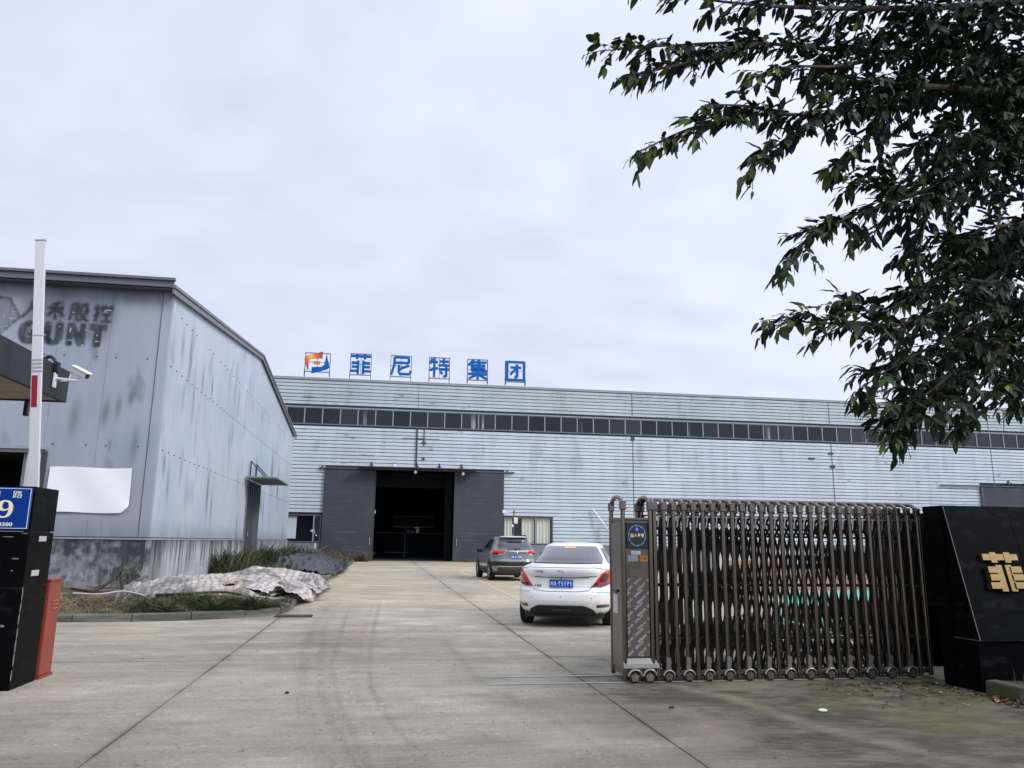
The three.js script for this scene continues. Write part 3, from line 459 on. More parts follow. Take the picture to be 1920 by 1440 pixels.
  obj('door_track', [bb(48.6, 6.92, 0.06, 60, 7.02, 0.24, 0.01), bb(52.58, 5.2, 0.0, 52.74, 6.9, 0.2)], mat([0.10, 0.105, 0.12], 0.6, 0.3), F);
  obj('canopy', [bb(-2.1, 7.1, 0.26, 7.2, 7.17, 1.25, 0.01)], mat([0.055, 0.06, 0.07], 0.6, 0.2), F);
  for (const x of [-1.08, 0.72, 2.45, 4.24, 6.0]) obj('canopy_bracket', [rod([x, 7.17, 0.06], [x, 7.62, 0.06], 0.05), rod([x, 7.6, 0.06], [x, 7.18, 0.9], 0.03), bb(x - 0.1, 7.17, 0.3, x + 0.1, 7.38, 0.5)], steelDark, F);
  for (const x of [55.5, 57.3, 59]) obj('canopy_bracket', [rod([x, 7.02, 0.06], [x, 7.5, 0.06], 0.05), rod([x, 7.5, 0.06], [x, 7.05, 0.7], 0.03)], steelDark, F);
  // beams just inside the opening
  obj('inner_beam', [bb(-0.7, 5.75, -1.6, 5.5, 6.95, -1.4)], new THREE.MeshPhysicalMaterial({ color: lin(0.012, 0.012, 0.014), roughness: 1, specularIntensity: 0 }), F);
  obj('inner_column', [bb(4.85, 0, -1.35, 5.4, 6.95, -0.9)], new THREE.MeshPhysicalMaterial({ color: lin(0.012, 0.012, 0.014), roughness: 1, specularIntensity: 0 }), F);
}
// fittings on the factory front
function lamp(x, y, label) {
  const t = thing('dome_lamp', label, 'lamp', [x, y, -61.05], 0);
  obj('shade', new THREE.LatheGeometry([[0.03, 0.2], [0.06, 0.17], [0.12, 0.06], [0.15, 0]].map((p) => new THREE.Vector2(...p)), 16), mat([0.6, 0.6, 0.58], 0.4), t);
  obj('bulb', new THREE.SphereGeometry(0.075, 12, 8).translate(0, -0.03, 0), mat([0.75, 0.74, 0.7], 0.3), t);
  obj('stem', rod([0, 0.19, 0], [0, 0.38, 0], 0.02), steelDark, t);
}
lamp(2.32, 6.78, 'small white lamp hanging above the middle of the open factory doorway');
lamp(6.06, 6.74, 'small white lamp hanging in front of the leaf beside the curtained window');
{
  const t = thing('floodlight', 'small white floodlight standing on the dark door canopy', 'floodlight', [0.72, 7.18, -61.2]);
  obj('housing', prism([[-0.16, 0], [0.16, 0], [0.07, 0.24], [-0.07, 0.24]], 0.16, 0.01), mat([0.8, 0.8, 0.8], 0.4), t); obj('bracket', bb(-0.03, 0.2, -0.06, 0.03, 0.34, 0), steelDark, t);
}
{ // camera pole beside the curtained window
  const t = thing('camera_pole', 'slim pole with camera arm and white box before the curtained window', 'pole', [9.97, 0, -60.2]);
  obj('pole', rod([0, 0, 0], [0.06, 4.0, 0], 0.055), mat([0.10, 0.09, 0.09], 0.6), t);
  obj('arm', [rod([0.04, 3.72, 0], [-0.72, 3.84, 0.02], 0.03)], mat([0.7, 0.7, 0.7], 0.5), t);
  obj('camera_body', [bb(-0.86, 3.76, -0.06, -0.6, 3.98, 0.1, 0.02)], mat([0.78, 0.78, 0.78], 0.4), t);
  obj('control_box', bb(0.03, 2.95, 0.05, 0.33, 3.42, 0.2, 0.02), mat([0.72, 0.7, 0.64], 0.5), t);
  obj('dome_camera', new THREE.SphereGeometry(0.12, 12, 8).translate(-0.08, 2.78, 0.05), mat([0.8, 0.8, 0.8], 0.4), t);
}
{
  const t = thing('leaning_pole', 'thin white pole leaning against the ribbed siding behind the gate end', 'pole', [16.9, 0, -61.7]);
  obj('pole', rod([2.9, 0.02, 1.1], [-0.15, 4.3, -0.12], 0.07), mat([0.75, 0.75, 0.75], 0.5), t); obj('foot_cap', rod([2.93, 0, 1.12], [2.86, 0.12, 1.08], 0.085), steelDark, t);
  const p = thing('steel_post', 'short dark steel post by the leaning white pole', 'post', [18.1, 0, -61.3]); obj('shaft', bb(-0.09, 0, -0.09, 0.09, 3.4, 0.09, 0.01), steelDark, p); obj('top_plate', bb(-0.14, 3.4, -0.14, 0.14, 3.45, 0.14), steelDark, p);
}
{ // equipment just visible inside the hall
  const t = thing('work_platform', 'dark railed platform with white notice inside the open factory doorway', 'platform', [0, 0, -75]);
  const m = mat([0.16, 0.165, 0.18], 0.6, 0.2);
  obj('deck', [bb(0.9, 2.8, -0.6, 4.8, 2.9, 0), bb(-0.7, 2.25, -1.4, 6.6, 2.32, -0.7)], m, t);
  for (let i = 0; i < 16; i++) obj('baluster', bb(0.95 + i * 0.25, 2.9, -0.05, 0.99 + i * 0.25, 3.8, -0.01), m, t);
  obj('handrail', bb(0.9, 3.8, -0.08, 4.75, 3.86, 0.0), m, t); obj('post', [bb(2.06, 0, -0.1, 2.14, 2.8, 0), bb(0.2, 0.45, -0.1, 2.4, 0.52, 0)], m, t);
  obj('notice', [bb(2.9, 2.72, 0.02, 3.4, 2.84, 0.03), bb(3.1, 2.3, 0.02, 3.4, 2.68, 0.03)], mat([0.95, 0.95, 0.95], 0.5), t);
  obj('gearbox', [bb(2.3, 2.33, -1.2, 2.6, 2.6, -0.8, 0.03), bb(2.7, 2.33, -1.2, 2.95, 2.55, -0.8, 0.03)], mat([0.4, 0.36, 0.3], 0.6), t);
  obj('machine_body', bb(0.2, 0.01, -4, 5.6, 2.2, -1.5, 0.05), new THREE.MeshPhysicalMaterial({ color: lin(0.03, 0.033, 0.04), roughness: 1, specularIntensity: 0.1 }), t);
}
{ // rooftop lettering
  const blue = phys([0.004, 0.115, 0.45], 0.6, { specularIntensity: 0.3 }), fm = mat([0.05, 0.045, 0.045], 0.6, 0.3);
  const frame = (t, w, h, y0) => {
    const g = []; for (const z of [-0.25, 0.0]) { for (const x of [0, w]) g.push(rod([x, 0, z], [x, h, z], 0.022, 6)); g.push(rod([0, y0, z], [w, y0, z], 0.02, 6), rod([0, h, z], [w, h, z], 0.02, 6)); }
    for (const x of [0, w]) g.push(rod([x, 0.05, 0.25], [x, y0 + 0.5, -0.02], 0.022, 6), rod([x, h, -0.25], [x, h, 0], 0.02, 6));
    g.push(rod([w / 2, y0, -0.05], [w / 2, h, -0.05], 0.022, 6), rod([0, (h + y0) / 2, -0.05], [w, (h + y0) / 2, -0.05], 0.022, 6)); obj('frame', g, fm, t);
  };
  const chars = [['fei', -3.17, 'first'], ['ni', 0.05, 'second'], ['te', 3.18, 'third'], ['ji', 6.33, 'fourth'], ['tuan', 9.5, 'last']];
  chars.forEach(([k, x, n], i) => {
    const t = thing('rooftop_character', n + ' blue character of the rooftop sign on its steel frame', 'sign letter', [x, 14.3, -62.1], 0, 'blue characters of the rooftop sign');
    frame(t, 1.66, 2.06, 0.32); const c = obj('character', glyphSolid(k, 1.72, 0.205, 0.1), blue, t); c.position.set(-0.03, 0.34, 0.05);
  });
  const t = thing('rooftop_emblem', 'orange and blue company emblem on steel frame on the factory roof', 'emblem', [-6.72, 14.3, -62.1]);
  frame(t, 1.95, 1.95, 0.42);
  // curved red-to-yellow blade, small bar, blue counter blade
  const A = [[-0.05, 1.3], [0.0, 1.52], [0.12, 1.64], [1.35, 2.05], [1.35, 1.5], [0.55, 1.44], [0.38, 1.36], [0.3, 1.15], [0.3, 0.45], [0.24, 0.5]];
  const om = canvasTex(128, 128, (x) => { const g = x.createRadialGradient(30, 34, 3, 34, 34, 62); g.addColorStop(0, '#f4c04e'); g.addColorStop(0.35, '#dd7a34'); g.addColorStop(0.75, '#b5463a'); g.addColorStop(1, '#8c3440'); x.fillStyle = g; x.fillRect(0, 0, 128, 128); });
  const uvl = (g) => metric(g, (x, y) => [x / 2, y / 2.1]);
  const ob = obj('upper_blade', uvl(prism(A, 0.1)), mat(WHITE, 0.45, 0, { map: om }), t); ob.position.z = 0.05;
  const sb = obj('centre_bar', prism([[0.66, 1.0], [1.18, 0.98], [1.18, 1.24], [0.66, 1.26]], 0.1), mat([0.62, 0.24, 0.06], 0.45), t); sb.position.z = 0.05;
  const lb = obj('lower_blade', prism([[0.55, 0.22], [1.78, 0.62], [1.93, 0.78], [1.9, 1.0], [1.66, 1.85], [1.56, 1.2], [1.5, 0.95], [1.32, 0.8], [0.55, 0.74]], 0.1), blue, t); lb.position.z = 0.05;
}

// ------------------------------------------------------------------ planting bed with kerb on the building side
const KP = [[-13.5, -15.9], [-9, -15.75], [-5.68, -15.62], [-5.02, -15.6], [-4.3, -15.68], [-3.7, -15.83], [-3.0, -16.12], [-2.37, -16.52], [-2.05, -17.0], [-1.95, -17.6], [-1.94, -19.5], [-1.98, -24], [-1.98, -32], [-1.93, -40], [-1.93, -48], [-1.95, -58], [-1.95, -61.4]];
const bedY = (x, z) => { const e = Math.min(1, Math.max(0, Math.min(-1.95 - x, (-15.75 - z) * 0.9 + Math.max(0, x + 4) * -0.25) / 1.6)); return 0.09 + 0.20 * sstep(0, 1, e) + 0.07 * (fbm(x * 1.3 + 9, z * 1.3 + 9, 4, 701) - 0.5) + 0.05 * (fbm(x * 5, z * 5, 3, 703) - 0.5); };
{
  const curve = new THREE.CatmullRomCurve3(KP.map((p) => V(p[0], 0, p[1])), false, 'centripetal');
  const kt = tex(512, 128, (u, v) => { const n = fbm(u * 14, v * 4, 5, 711), m = fbm(u * 5, v * 3, 4, 713); const a = 0.2 * (0.6 + 0.7 * n), g = sstep(0.34, 0.56, m) * 0.85; return [mix(a, 0.075, g), mix(a * 0.97, 0.078, g), mix(a * 0.88, 0.05, g)]; });
  const km = mat(WHITE, 0.95, 0, { map: kt, bumpMap: metalBump, bumpScale: 0.012 });
  const kb = new THREE.Group(); kb.name = 'kerb'; scene.add(kb); tag(kb, null, null, null, 'structure');
  const L = curve.getLength(), n = Math.round(L / 1.0), N = 4, sec = [[0, -0.02], [0, 0.11], [0.02, 0.14], [0.17, 0.145], [0.19, 0.12], [0.19, -0.02]];
  for (let i = 0; i < n; i++) {
    const a = i / n + 0.006 / L, b = (i + 1) / n - 0.006 / L, jig = (hash(i, 3, 4) - 0.5) * 0.025;
    const g = grid(N, sec.length - 1, (u, v) => { const t = mix(a, b, u), p = curve.getPointAt(t), d = curve.getTangentAt(t), s = sec[Math.round(v * (sec.length - 1))]; return [p.x + d.z * s[0] + jig * 0.3, s[1] + jig, p.z - d.x * s[0]]; });
    obj('kerb_stone', metric(clean(g), (x, y, z) => [(x * 0.7 + z * 0.7) / 3, y * 2 + 0.2]), km, kb);
  }
  const st = tex(1024, 1024, (u, v) => { const x = u * 14, z = v * 14, n = fbm(x * 2, z * 2, 5, 721), s = fbm(x * 9, z * 5, 3, 723); const t = sstep(0.46, 0.66, n); return [mix(0.05, 0.20, t) * (0.6 + 0.8 * s), mix(0.045, 0.155, t) * (0.6 + 0.8 * s), mix(0.03, 0.09, t) * (0.6 + 0.8 * s)]; });
  const bed = obj('planting_bed', metric(clean(grid(120, 260, (u, v) => { const z = mix(-15.78, -61.5, v); let x0 = -2.06; if (z > -17.2) x0 = z > -15.85 ? -4.1 : mix(-3.8, -2.1, Math.sqrt((-15.85 - z) / 1.35)); const x = mix(-14, x0, u); return [x, bedY(x, z), z]; })), (x, y, z) => [x / 14, z / 14]), mat(WHITE, 1, 0, { map: st, bumpMap: metalBump, bumpScale: 0.03 })); tag(bed, null, null, null, 'structure');
}
// blades of grass and weeds, instanced
function bladeGeo(bend = 0.5, w = 0.5) {
  const g = grid(1, 4, (u, v) => [(u - 0.5) * w * (1 - v * 0.9), v * (1 - 0.25 * bend * v), bend * v * v]); return g;
}
const BLADE = bladeGeo(0.5, 0.05), BLADEW = bladeGeo(0.8, 0.055);
function grass(name, label, category, n, at, hgt, cols, seed, parent, geo = BLADE, part) {
  const r = rng(seed), m = new THREE.InstancedMesh(geo, mat(WHITE, 0.8), n), q = new THREE.Object3D(), c = new THREE.Color();
  for (let i = 0; i < n; i++) {
    const [x, y, z, s = 1] = at(r), h = mix(hgt[0], hgt[1], r() * r()) * s; q.position.set(x, y - 0.02, z); q.rotation.set((r() - 0.5) * 0.7, r() * 6.3, (r() - 0.5) * 0.7); q.scale.set(h * (0.7 + r() * 0.7), h, h * (0.5 + r())); q.updateMatrix(); m.setMatrixAt(i, q.matrix);
    const k = cols[Math.floor(r() * cols.length)], v = 0.65 + 0.7 * r(); c.setRGB(k[0] * v, k[1] * v, k[2] * v); m.setColorAt(i, c);
  }
  m.name = parent ? part : numbered(name); m.castShadow = m.receiveShadow = true; (parent || scene).add(m); tag(m, label, category, null, 'stuff'); return m;
}
const GREEN = [[0.035, 0.055, 0.02], [0.05, 0.075, 0.025], [0.028, 0.042, 0.018], [0.09, 0.09, 0.035]], DRY = [[0.22, 0.16, 0.085], [0.15, 0.105, 0.055], [0.28, 0.21, 0.12], [0.10, 0.08, 0.045]];
grass('grass', 'dark green grass tufts overhanging the kerb of the planting bed', null, 16000, (r) => { // strip behind the kerb, thickest at the bend
  const x = -4.7 + 2.75 * Math.pow(r(), 0.8); let z = (x < -2.4 ? -15.85 - 0.35 * (x + 4.4) * (x > -4.4 ? 1 : 0) * 0.9 : -16.8 - (x + 2.4) * 1.2) - r() * r() * 1.3 - 0.06; const cl = fbm(x * 2.6, z * 2.6, 2, 733); if (cl < 0.42 && r() < 0.8) z -= 0.9; return [x + 0.05 * (r() - 0.5), bedY(x, z), z, 0.25 + 1.9 * cl * cl];
}, [0.10, 0.36], [...GREEN, ...GREEN, [0.14, 0.11, 0.05]], 11, null, bladeGeo(1.1, 0.055));
grass('dry_grass', 'flattened straw-coloured dead grass on the bed near the red cabinet', null, 7000, (r) => { const x = -6.4 + 4.0 * r(), z = -15.95 - r() * 1.7 - Math.max(0, x + 4.2) * 0.35; return [x, bedY(x, z), z, 1]; }, [0.06, 0.2], [...DRY, [0.05, 0.06, 0.03]], 12, null, bladeGeo(1.6, 0.08));
grass('weeds', 'tall mixed weeds growing along the plinth behind the tarpaulin', null, 15000, (r) => { const z = -29 - 21 * Math.pow(r(), 0.9), x = -5.85 + 2.6 * r() * r() + 0.4 * (vn(z, 2, 9) - 0.5); return [x, bedY(x, z), z, 0.45 + 0.9 * sstep(0.3, 0.75, vn(x * 0.7 + 4, z * 0.35, 741))]; }, [0.35, 1.0], [...GREEN, [0.12, 0.09, 0.045], [0.06, 0.055, 0.03]], 13, null, BLADEW);
grass('ground_cover', 'low scruffy plants covering the far part of the bed by the factory', null, 12000, (r) => { const z = -44 - 17 * r(), x = -6.5 + 4.45 * r(); return [x, bedY(x, z), z, 0.5 + vn(x * 0.8, z * 0.5, 3)]; }, [0.2, 0.7], [[0.045, 0.05, 0.025], [0.10, 0.085, 0.05], [0.15, 0.11, 0.07]], 14, null, BLADEW);
grass('dry_hedge', 'row of low brown dry plants in front of the dark sliding door', null, 6000, (r) => { const x = -4.6 + 3.6 * r(), z = -60.9 + 1.5 * r() + 0.2; return [x, 0.02, z, 0.6 + 0.6 * vn(x * 2, z, 5)]; }, [0.35, 0.95], [[0.16, 0.11, 0.075], [0.10, 0.08, 0.05], [0.22, 0.16, 0.11], [0.05, 0.055, 0.03]], 15, null, BLADEW);
grass('weed_clump', 'low pale weeds at the foot of the door leaf behind the silver car', null, 1500, (r) => { const x = 6.2 + 2.6 * r(), z = -61.2 + 0.6 * r(); return [x, 0.0, z, 0.5 + 0.5 * vn(x * 2, z, 6)]; }, [0.25, 0.6], [[0.12, 0.11, 0.07], [0.2, 0.18, 0.14], [0.07, 0.075, 0.05]], 16, null, BLADEW);

// cloth heaps: a sheet laid over a mound with folds
function cloth(f, nu, nv) { return grid(nu, nv, f); }
{
  const pl = tex(1024, 1024, (u, v) => { // faded woven stripes
    const a = u * 92 + 3 * fbm(u * 5, v * 6, 2, 755), b = v * 95 + 3 * fbm(u * 6 + 4, v * 5, 2, 756), wv = (hash(Math.floor(u * 700), Math.floor(v * 700), 3) - 0.5) * 0.06;
    const s1 = sstep(0.3, 0.5, Math.sin(a * 2.1)), s2 = sstep(0.35, 0.6, Math.sin(b * 2.3 + 1)), fade = fbm(u * 9, v * 9, 5, 751), dirt = sstep(0.48, 0.70, fbm(u * 7 + 3, v * 6, 5, 753));
    let c = [0.50, 0.45, 0.405]; const m1 = s1 * 0.7, m2 = s2 * 0.55; c = [mix(c[0], 0.20, m1), mix(c[1], 0.25, m1), mix(c[2], 0.28, m1)]; c = [mix(c[0], 0.25, m2), mix(c[1], 0.19, m2), mix(c[2], 0.14, m2)];
    const tint = sstep(0.55, 0.7, vn(u * 7, v * 5, 757)) * 0.35; c = [mix(c[0], 0.36, tint), mix(c[1], 0.26, tint), mix(c[2], 0.12, tint)];
    const k = (0.75 + 0.5 * fade + wv) * (1 - 0.55 * dirt); return c.map((q) => q * k);
  });
  const ridge = (x, y, s) => { const n = fbm(x, y, 3, s); return 1 - Math.min(1, Math.abs(n - 0.5) * 7); };
  const edgeF = [[0, -5.45, -17.9], [0.18, -4.6, -17.35], [0.4, -3.85, -17.9], [0.6, -3.05, -19.2], [0.8, -2.1, -19.4], [1, -1.62, -20.4]];
  const edgeB = [[0, -6.0, -20.2], [0.18, -5.9, -22.5], [0.4, -5.2, -26.2], [0.6, -4.1, -28.2], [0.8, -2.7, -28.6], [1, -1.5, -26.4]];
  const along = (e, u) => { let i = 0; while (i < e.length - 2 && u > e[i + 1][0]) i++; const t = (u - e[i][0]) / (e[i + 1][0] - e[i][0]); return [mix(e[i][1], e[i + 1][1], t), mix(e[i][2], e[i + 1][2], t)]; };
  const g = cloth((u, v) => {
    const wob = 0.22 * (fbm(u * 9, v * 3, 3, 761) - 0.5), f = along(edgeF, u), b = along(edgeB, u), x = mix(f[0], b[0], v) + wob * 0.6, z = mix(f[1], b[1], v) + 0.5 * (fbm(u * 7, v * 5, 3, 763) - 0.5);
    const rim = sstep(0, 0.14, v) * sstep(0, 0.1, 1 - v) * sstep(0, 0.05, u) * sstep(0, 0.08, 1 - u);
    const mound = 0.27 * Math.exp(-(((u - 0.66) / 0.2) ** 2) - (((v - 0.52) / 0.3) ** 2)) + 0.2 * Math.exp(-(((u - 0.93) / 0.14) ** 2) - (((v - 0.45) / 0.36) ** 2)) + 0.06 * Math.exp(-(((u - 0.36) / 0.2) ** 2) - (((v - 0.5) / 0.35) ** 2));
    const q = 0.35 * (fbm(u * 4, v * 4, 2, 779) - 0.5), fold = 0.12 * ridge(u * 4.5 + v * 2 + q, v * 2.4 - u * 2 + q, 771) + 0.055 * ridge(u * 9 - v * 4 + q * 2, v * 5 + u * 3, 773) + 0.18 * (fbm(u * 5, v * 4.5, 3, 777) - 0.5);
    const base = x > -2.05 ? mix(0.02, 0.16, sstep(-1.5, -2.1, x)) : Math.max(0.12, bedY(x, z));
    return [x, base + 0.05 + mound * rim + fold * (0.4 + 0.6 * rim) + (v < 0.02 ? -0.06 : 0), z];
  }, 260, 170);
  const tm = mat(WHITE, 0.85, 0, { map: pl, bumpMap: metalBump, bumpScale: 0.006 }), under = mat([0.10, 0.095, 0.085], 0.9), tp = new THREE.Group(); tp.name = 'tarpaulin'; used.tarpaulin = 0; scene.add(tp);
  obj('sheet', g, tm, tp);
  const flap = (cx, cy, cz, w, d, rot, seed, curl) => { const f = grid(60, 36, (u, v) => { const a = (u - 0.5) * w, b = (v - 0.5) * d, e = 0.16 * (fbm(u * 4 + seed, v * 3, 3, 791) - 0.5), h = 0.09 * ridge(u * 3.2 + seed, v * 1.3, 793) + 0.14 * (fbm(u * 3 + seed, v * 3, 3, 795) - 0.4) + 0.03 * ridge(u * 7 - v * 3 + seed, v * 4, 794) + curl * Math.pow(Math.max(0, v - 0.62) / 0.38, 2) * (0.6 + 0.8 * vn(u * 5, seed, 797)) - 0.16 * Math.pow(Math.abs(u - 0.5) * 2, 3); return [cx + Math.cos(rot) * (a + e) - Math.sin(rot) * b, cy + h, cz + Math.sin(rot) * (a + e) + Math.cos(rot) * (b + e)]; }); const uvs = f.attributes.uv; for (let i = 0; i < uvs.count; i++) uvs.setXY(i, uvs.getX(i) * w / 5 + seed * 0.13, uvs.getY(i) * d / 6 + seed * 0.07); obj('folded_flap', f, tm, tp); };
  flap(-3.05, 0.42, -20.5, 1.9, 1.7, 0.35, 1, -0.05); flap(-2.3, 0.38, -21.4, 1.3, 2.0, -0.5, 2, -0.08); flap(-4.1, 0.36, -19.3, 1.6, 1.2, 0.6, 3, -0.04); flap(-2.15, 0.27, -19.9, 0.9, 1.1, 0.1, 4, 0.05); flap(-3.6, 0.56, -22.6, 1.7, 1.5, 0.2, 5, -0.06);
  tag(tp, 'faded striped woven tarpaulin heaped over the planting bed', 'tarpaulin');
  const g2 = cloth((u, v) => { const x = mix(-4.6, -1.75, u) + 0.3 * (fbm(u * 5, v * 5, 3, 781) - 0.5), z = mix(-33.5, -46, v) + 0.8 * (fbm(u * 6, v * 4, 3, 783) - 0.5), rim = sstep(0, 0.15, v) * sstep(0, 0.12, 1 - v) * sstep(0, 0.1, u) * sstep(0, 0.14, 1 - u); return [x, Math.max(0.1, bedY(x, z)) + 0.02 + rim * (0.34 - 0.1 * u) + 0.17 * ridge(u * 4 + v, v * 6 - u, 785) * (0.25 + 0.75 * rim) + 0.05 * ridge(u * 9, v * 13, 787), z]; }, 120, 120);
  tag(obj('tarpaulin', g2, mat([0.03, 0.033, 0.04], 0.34)), 'crumpled black plastic sheet beyond the striped tarpaulin', 'tarpaulin');
  const hb = mat([0.012, 0.012, 0.013], 0.5), hw = mat([0.5, 0.5, 0.48], 0.5);
  tag(obj('hose', hose([[-6.6, 0.42, -18.6], [-5.9, 0.36, -18.2], [-5.2, 0.4, -18.05], [-4.6, 0.36, -17.5], [-3.9, 0.38, -17.6], [-3.4, 0.36, -18.4], [-3.0, 0.32, -18.2]], 0.028, 60), hb), 'thick black hose lying along the front edge of the striped tarpaulin', 'hose');
  tag(obj('hose', hose([[-6.3, 0.36, -17.9], [-5.7, 0.36, -17.7], [-5.3, 0.41, -17.75], [-4.7, 0.35, -17.3]], 0.02, 40), hw), 'short white pipe lying beside the black hose', 'pipe');
  tag(obj('cable', [hose([[-6.2, 0.35, -18.9], [-5.95, 0.6, -19.2], [-5.85, 0.85, -19.4], [-5.9, 1.05, -19.7]], 0.035, 24), hose([[-5.55, 0.33, -18.7], [-5.75, 0.55, -19.1], [-5.86, 0.8, -19.42]], 0.03, 20)], hb), 'forked black cable rising from the bed against the sooty plinth', 'cable');
  const sh = thing('shrub', 'small straggly weed with yellowish leaves by the forked cable', 'shrub', [-5.9, 0.28, -20.0]); sh.scale.setScalar(0.62);
  obj('stem', [hose([[0, 0, 0], [0.04, 0.4, 0.05], [-0.05, 0.85, 0]], 0.012), hose([[0, 0.1, 0], [-0.2, 0.5, 0.1], [-0.35, 0.75, 0.05]], 0.01), hose([[0, 0.2, 0], [0.2, 0.5, 0], [0.3, 0.75, 0.1]], 0.01)], mat([0.06, 0.05, 0.03], 0.9), sh);
  grass('x', null, null, 70, (r) => [(r() - 0.5) * 0.8, 0.35 + r() * 0.55, (r() - 0.5) * 0.4], [0.1, 0.24], [[0.07, 0.10, 0.03], [0.12, 0.12, 0.04], [0.17, 0.13, 0.03], [0.05, 0.07, 0.025]], 17, sh, bladeGeo(1.0, 0.5), 'foliage');
}

// ------------------------------------------------------------------ pillar with address plate, barrier, guardhouse
const stoneMap = tex(512, 512, (u, v) => { const n = fbm(u * 60, v * 60, 3, 801), m = fbm(u * 3, v * 5, 4, 803), d = sstep(0.62, 0.76, fbm(u * 4 + 5, v * 9, 4, 805)) * 0.03; const b = 0.0015 + 0.002 * n + 0.002 * m + d * 0.2; return [b * 0.95, b, b * 1.08]; });
const stone = phys([1, 1, 1], 0.3, { map: stoneMap, specularIntensity: 0.06 });
{
  const t = thing('entrance_pillar', 'black polished stone gate pillar with blue address plate', 'pillar', [-3.59, 0, -8.82]);
  const w = 1.3, d = 0.6;
  for (const [y0, y1] of [[0, 0.99], [1.0, 1.55], [1.56, 2.02]]) obj('stone_panel', bb(-w, y0, -d, 0, y1 - 0.004, 0, 0.006), stone, t);
  obj('core', bb(-w + 0.03, 0.01, -d + 0.03, -0.03, 2.0, -0.03), blackPaint, t);
  const sc = mat([0.45, 0.45, 0.43], 0.9);
  const chip = (x, y, z, a, b, face) => { const n = 7, pts = []; for (let i = 0; i < n; i++) { const q = i / n * 6.283, k = 0.6 + 0.5 * hash(i, Math.round(y * 100), 9); pts.push([Math.cos(q) * a * k, Math.sin(q) * b * k]); } const g = prism(pts, 0.003); if (face) g.rotateY(Math.PI / 2); return g.translate(x, y, z); };
  obj('torn_label', [bb(0, 1.455, -0.42, 0.003, 1.51, -0.24), bb(0, 1.10, -0.34, 0.003, 1.16, -0.16)].map((g) => g), sc, t);
  obj('worn_edge', [...[0.15, 0.3, 0.42, 0.55, 0.68, 0.8, 0.93].map((y, i) => chip(0.0, y, -0.005 - 0.012 * hash(i, 1, 2), 0.014, 0.075, true)), chip(-0.1, 1.28, 0.0, 0.045, 0.009), chip(-0.12, 1.16, 0, 0.014, 0.008), chip(-0.14, 0.62, 0, 0.024, 0.014), chip(-0.2, 1.5, 0, 0.08, 0.006), chip(-0.05, 1.535, 0, 0.04, 0.006)], mat([0.16, 0.17, 0.17], 0.9), t);
  const ct = canvasTex(512, 512, (x) => {
    x.fillStyle = '#0a3886'; x.fillRect(0, 0, 512, 512); x.strokeStyle = '#dfe6ee'; x.lineWidth = 7; x.strokeRect(10, 10, 492, 492); x.fillStyle = x.strokeStyle = '#f0ecd0';
    drawGlyph(x, 'yong', 150, 44, 80, 8); drawGlyph(x, 'lu', 338, 38, 88, 7.5);
    x.fillStyle = '#efe6bd'; x.font = 'bold 300px serif'; x.textAlign = 'center'; x.fillText('9', 130, 372); x.fillText('9', 288, 372);
    x.fillStyle = '#f0f0ea'; x.font = 'bold 60px sans-serif'; x.textAlign = 'right'; x.fillText('610300', 372, 476);
  });
  const pl = obj('address_plate', bb(-0.56, 1.575, 0.004, -0.02, 2.0, 0.016, 0.003), mat([0.03, 0.1, 0.35], 0.4), t);
  obj('plate_print', grid(1, 1, (u, v) => [mix(-0.558, -0.022, u), mix(1.577, 1.998, v), 0.0185]), phys(WHITE, 0.6, { map: ct, specularIntensity: 0.2 }), pl);
  obj('damp_line', bb(-1.2, 1.551, 0, -0.06, 1.559, 0.003), mat([0.2, 0.22, 0.22], 0.8), t);
}
{
  const t = thing('barrier_gate', 'raised white barrier arm on an orange-red cabinet behind the black pillar', 'barrier', [-3.78, 0, -9.64]);
  const ot = tex(256, 256, (u, v) => { const n = fbm(u * 5, v * 8, 4, 811); const k = 0.8 + 0.35 * n; return [0.29 * k, 0.052 * k, 0.03 * k]; });
  const om = phys(WHITE, 0.4, { map: ot });
  const cab = obj('cabinet', [bb(-0.19, 0.03, -0.16, 0.2, 1.02, 0.15, 0.012), bb(-0.2, 1.02, -0.17, 0.21, 1.05, 0.16, 0.01), bb(-0.21, 0, -0.18, 0.21, 0.03, 0.17)], om, t);
  for (let i = 0; i < 3; i++) obj('louvre', bb(0.2, 0.72 + i * 0.04, -0.09, 0.212, 0.735 + i * 0.04, 0.05, 0.004), mat([0.5, 0.12, 0.07], 0.4), cab);
  const a = [-0.1, 0.93, -0.1], dir = V(-0.098, 1, 0).normalize(), P = (s) => [a[0] + dir.x * s, a[1] + dir.y * s, a[2]];
  const arm = obj('barrier_arm', [bar(P(0), P(4.13), 0.105, 0.045)], phys([0.66, 0.67, 0.69], 0.4), t);
  obj('red_band', [bar([P(2.07)[0] - 0.012, P(2.07)[1], P(2.07)[2] + 0.0], [P(2.45)[0] - 0.012, P(2.45)[1], P(2.45)[2]], 0.062, 0.052)], mat([0.30, 0.012, 0.03], 0.5), arm);
  obj('tape_wrap', [0, 1, 2, 3].map((i) => bar(P(2.49 + i * 0.045), P(2.515 + i * 0.045), 0.109, 0.05)), mat([0.38, 0.37, 0.35], 0.6), arm);
  obj('joint', bar(P(2.93), P(2.945), 0.109, 0.049), mat([0.35, 0.35, 0.35], 0.6), arm);
  obj('end_cap', bar(P(4.13), P(4.15), 0.11, 0.05), mat([0.3, 0.3, 0.32], 0.6), arm);
  obj('pivot', rod([-0.1, 0.93, -0.17], [-0.1, 0.93, 0.18], 0.06, 16), steelDark, t);
}
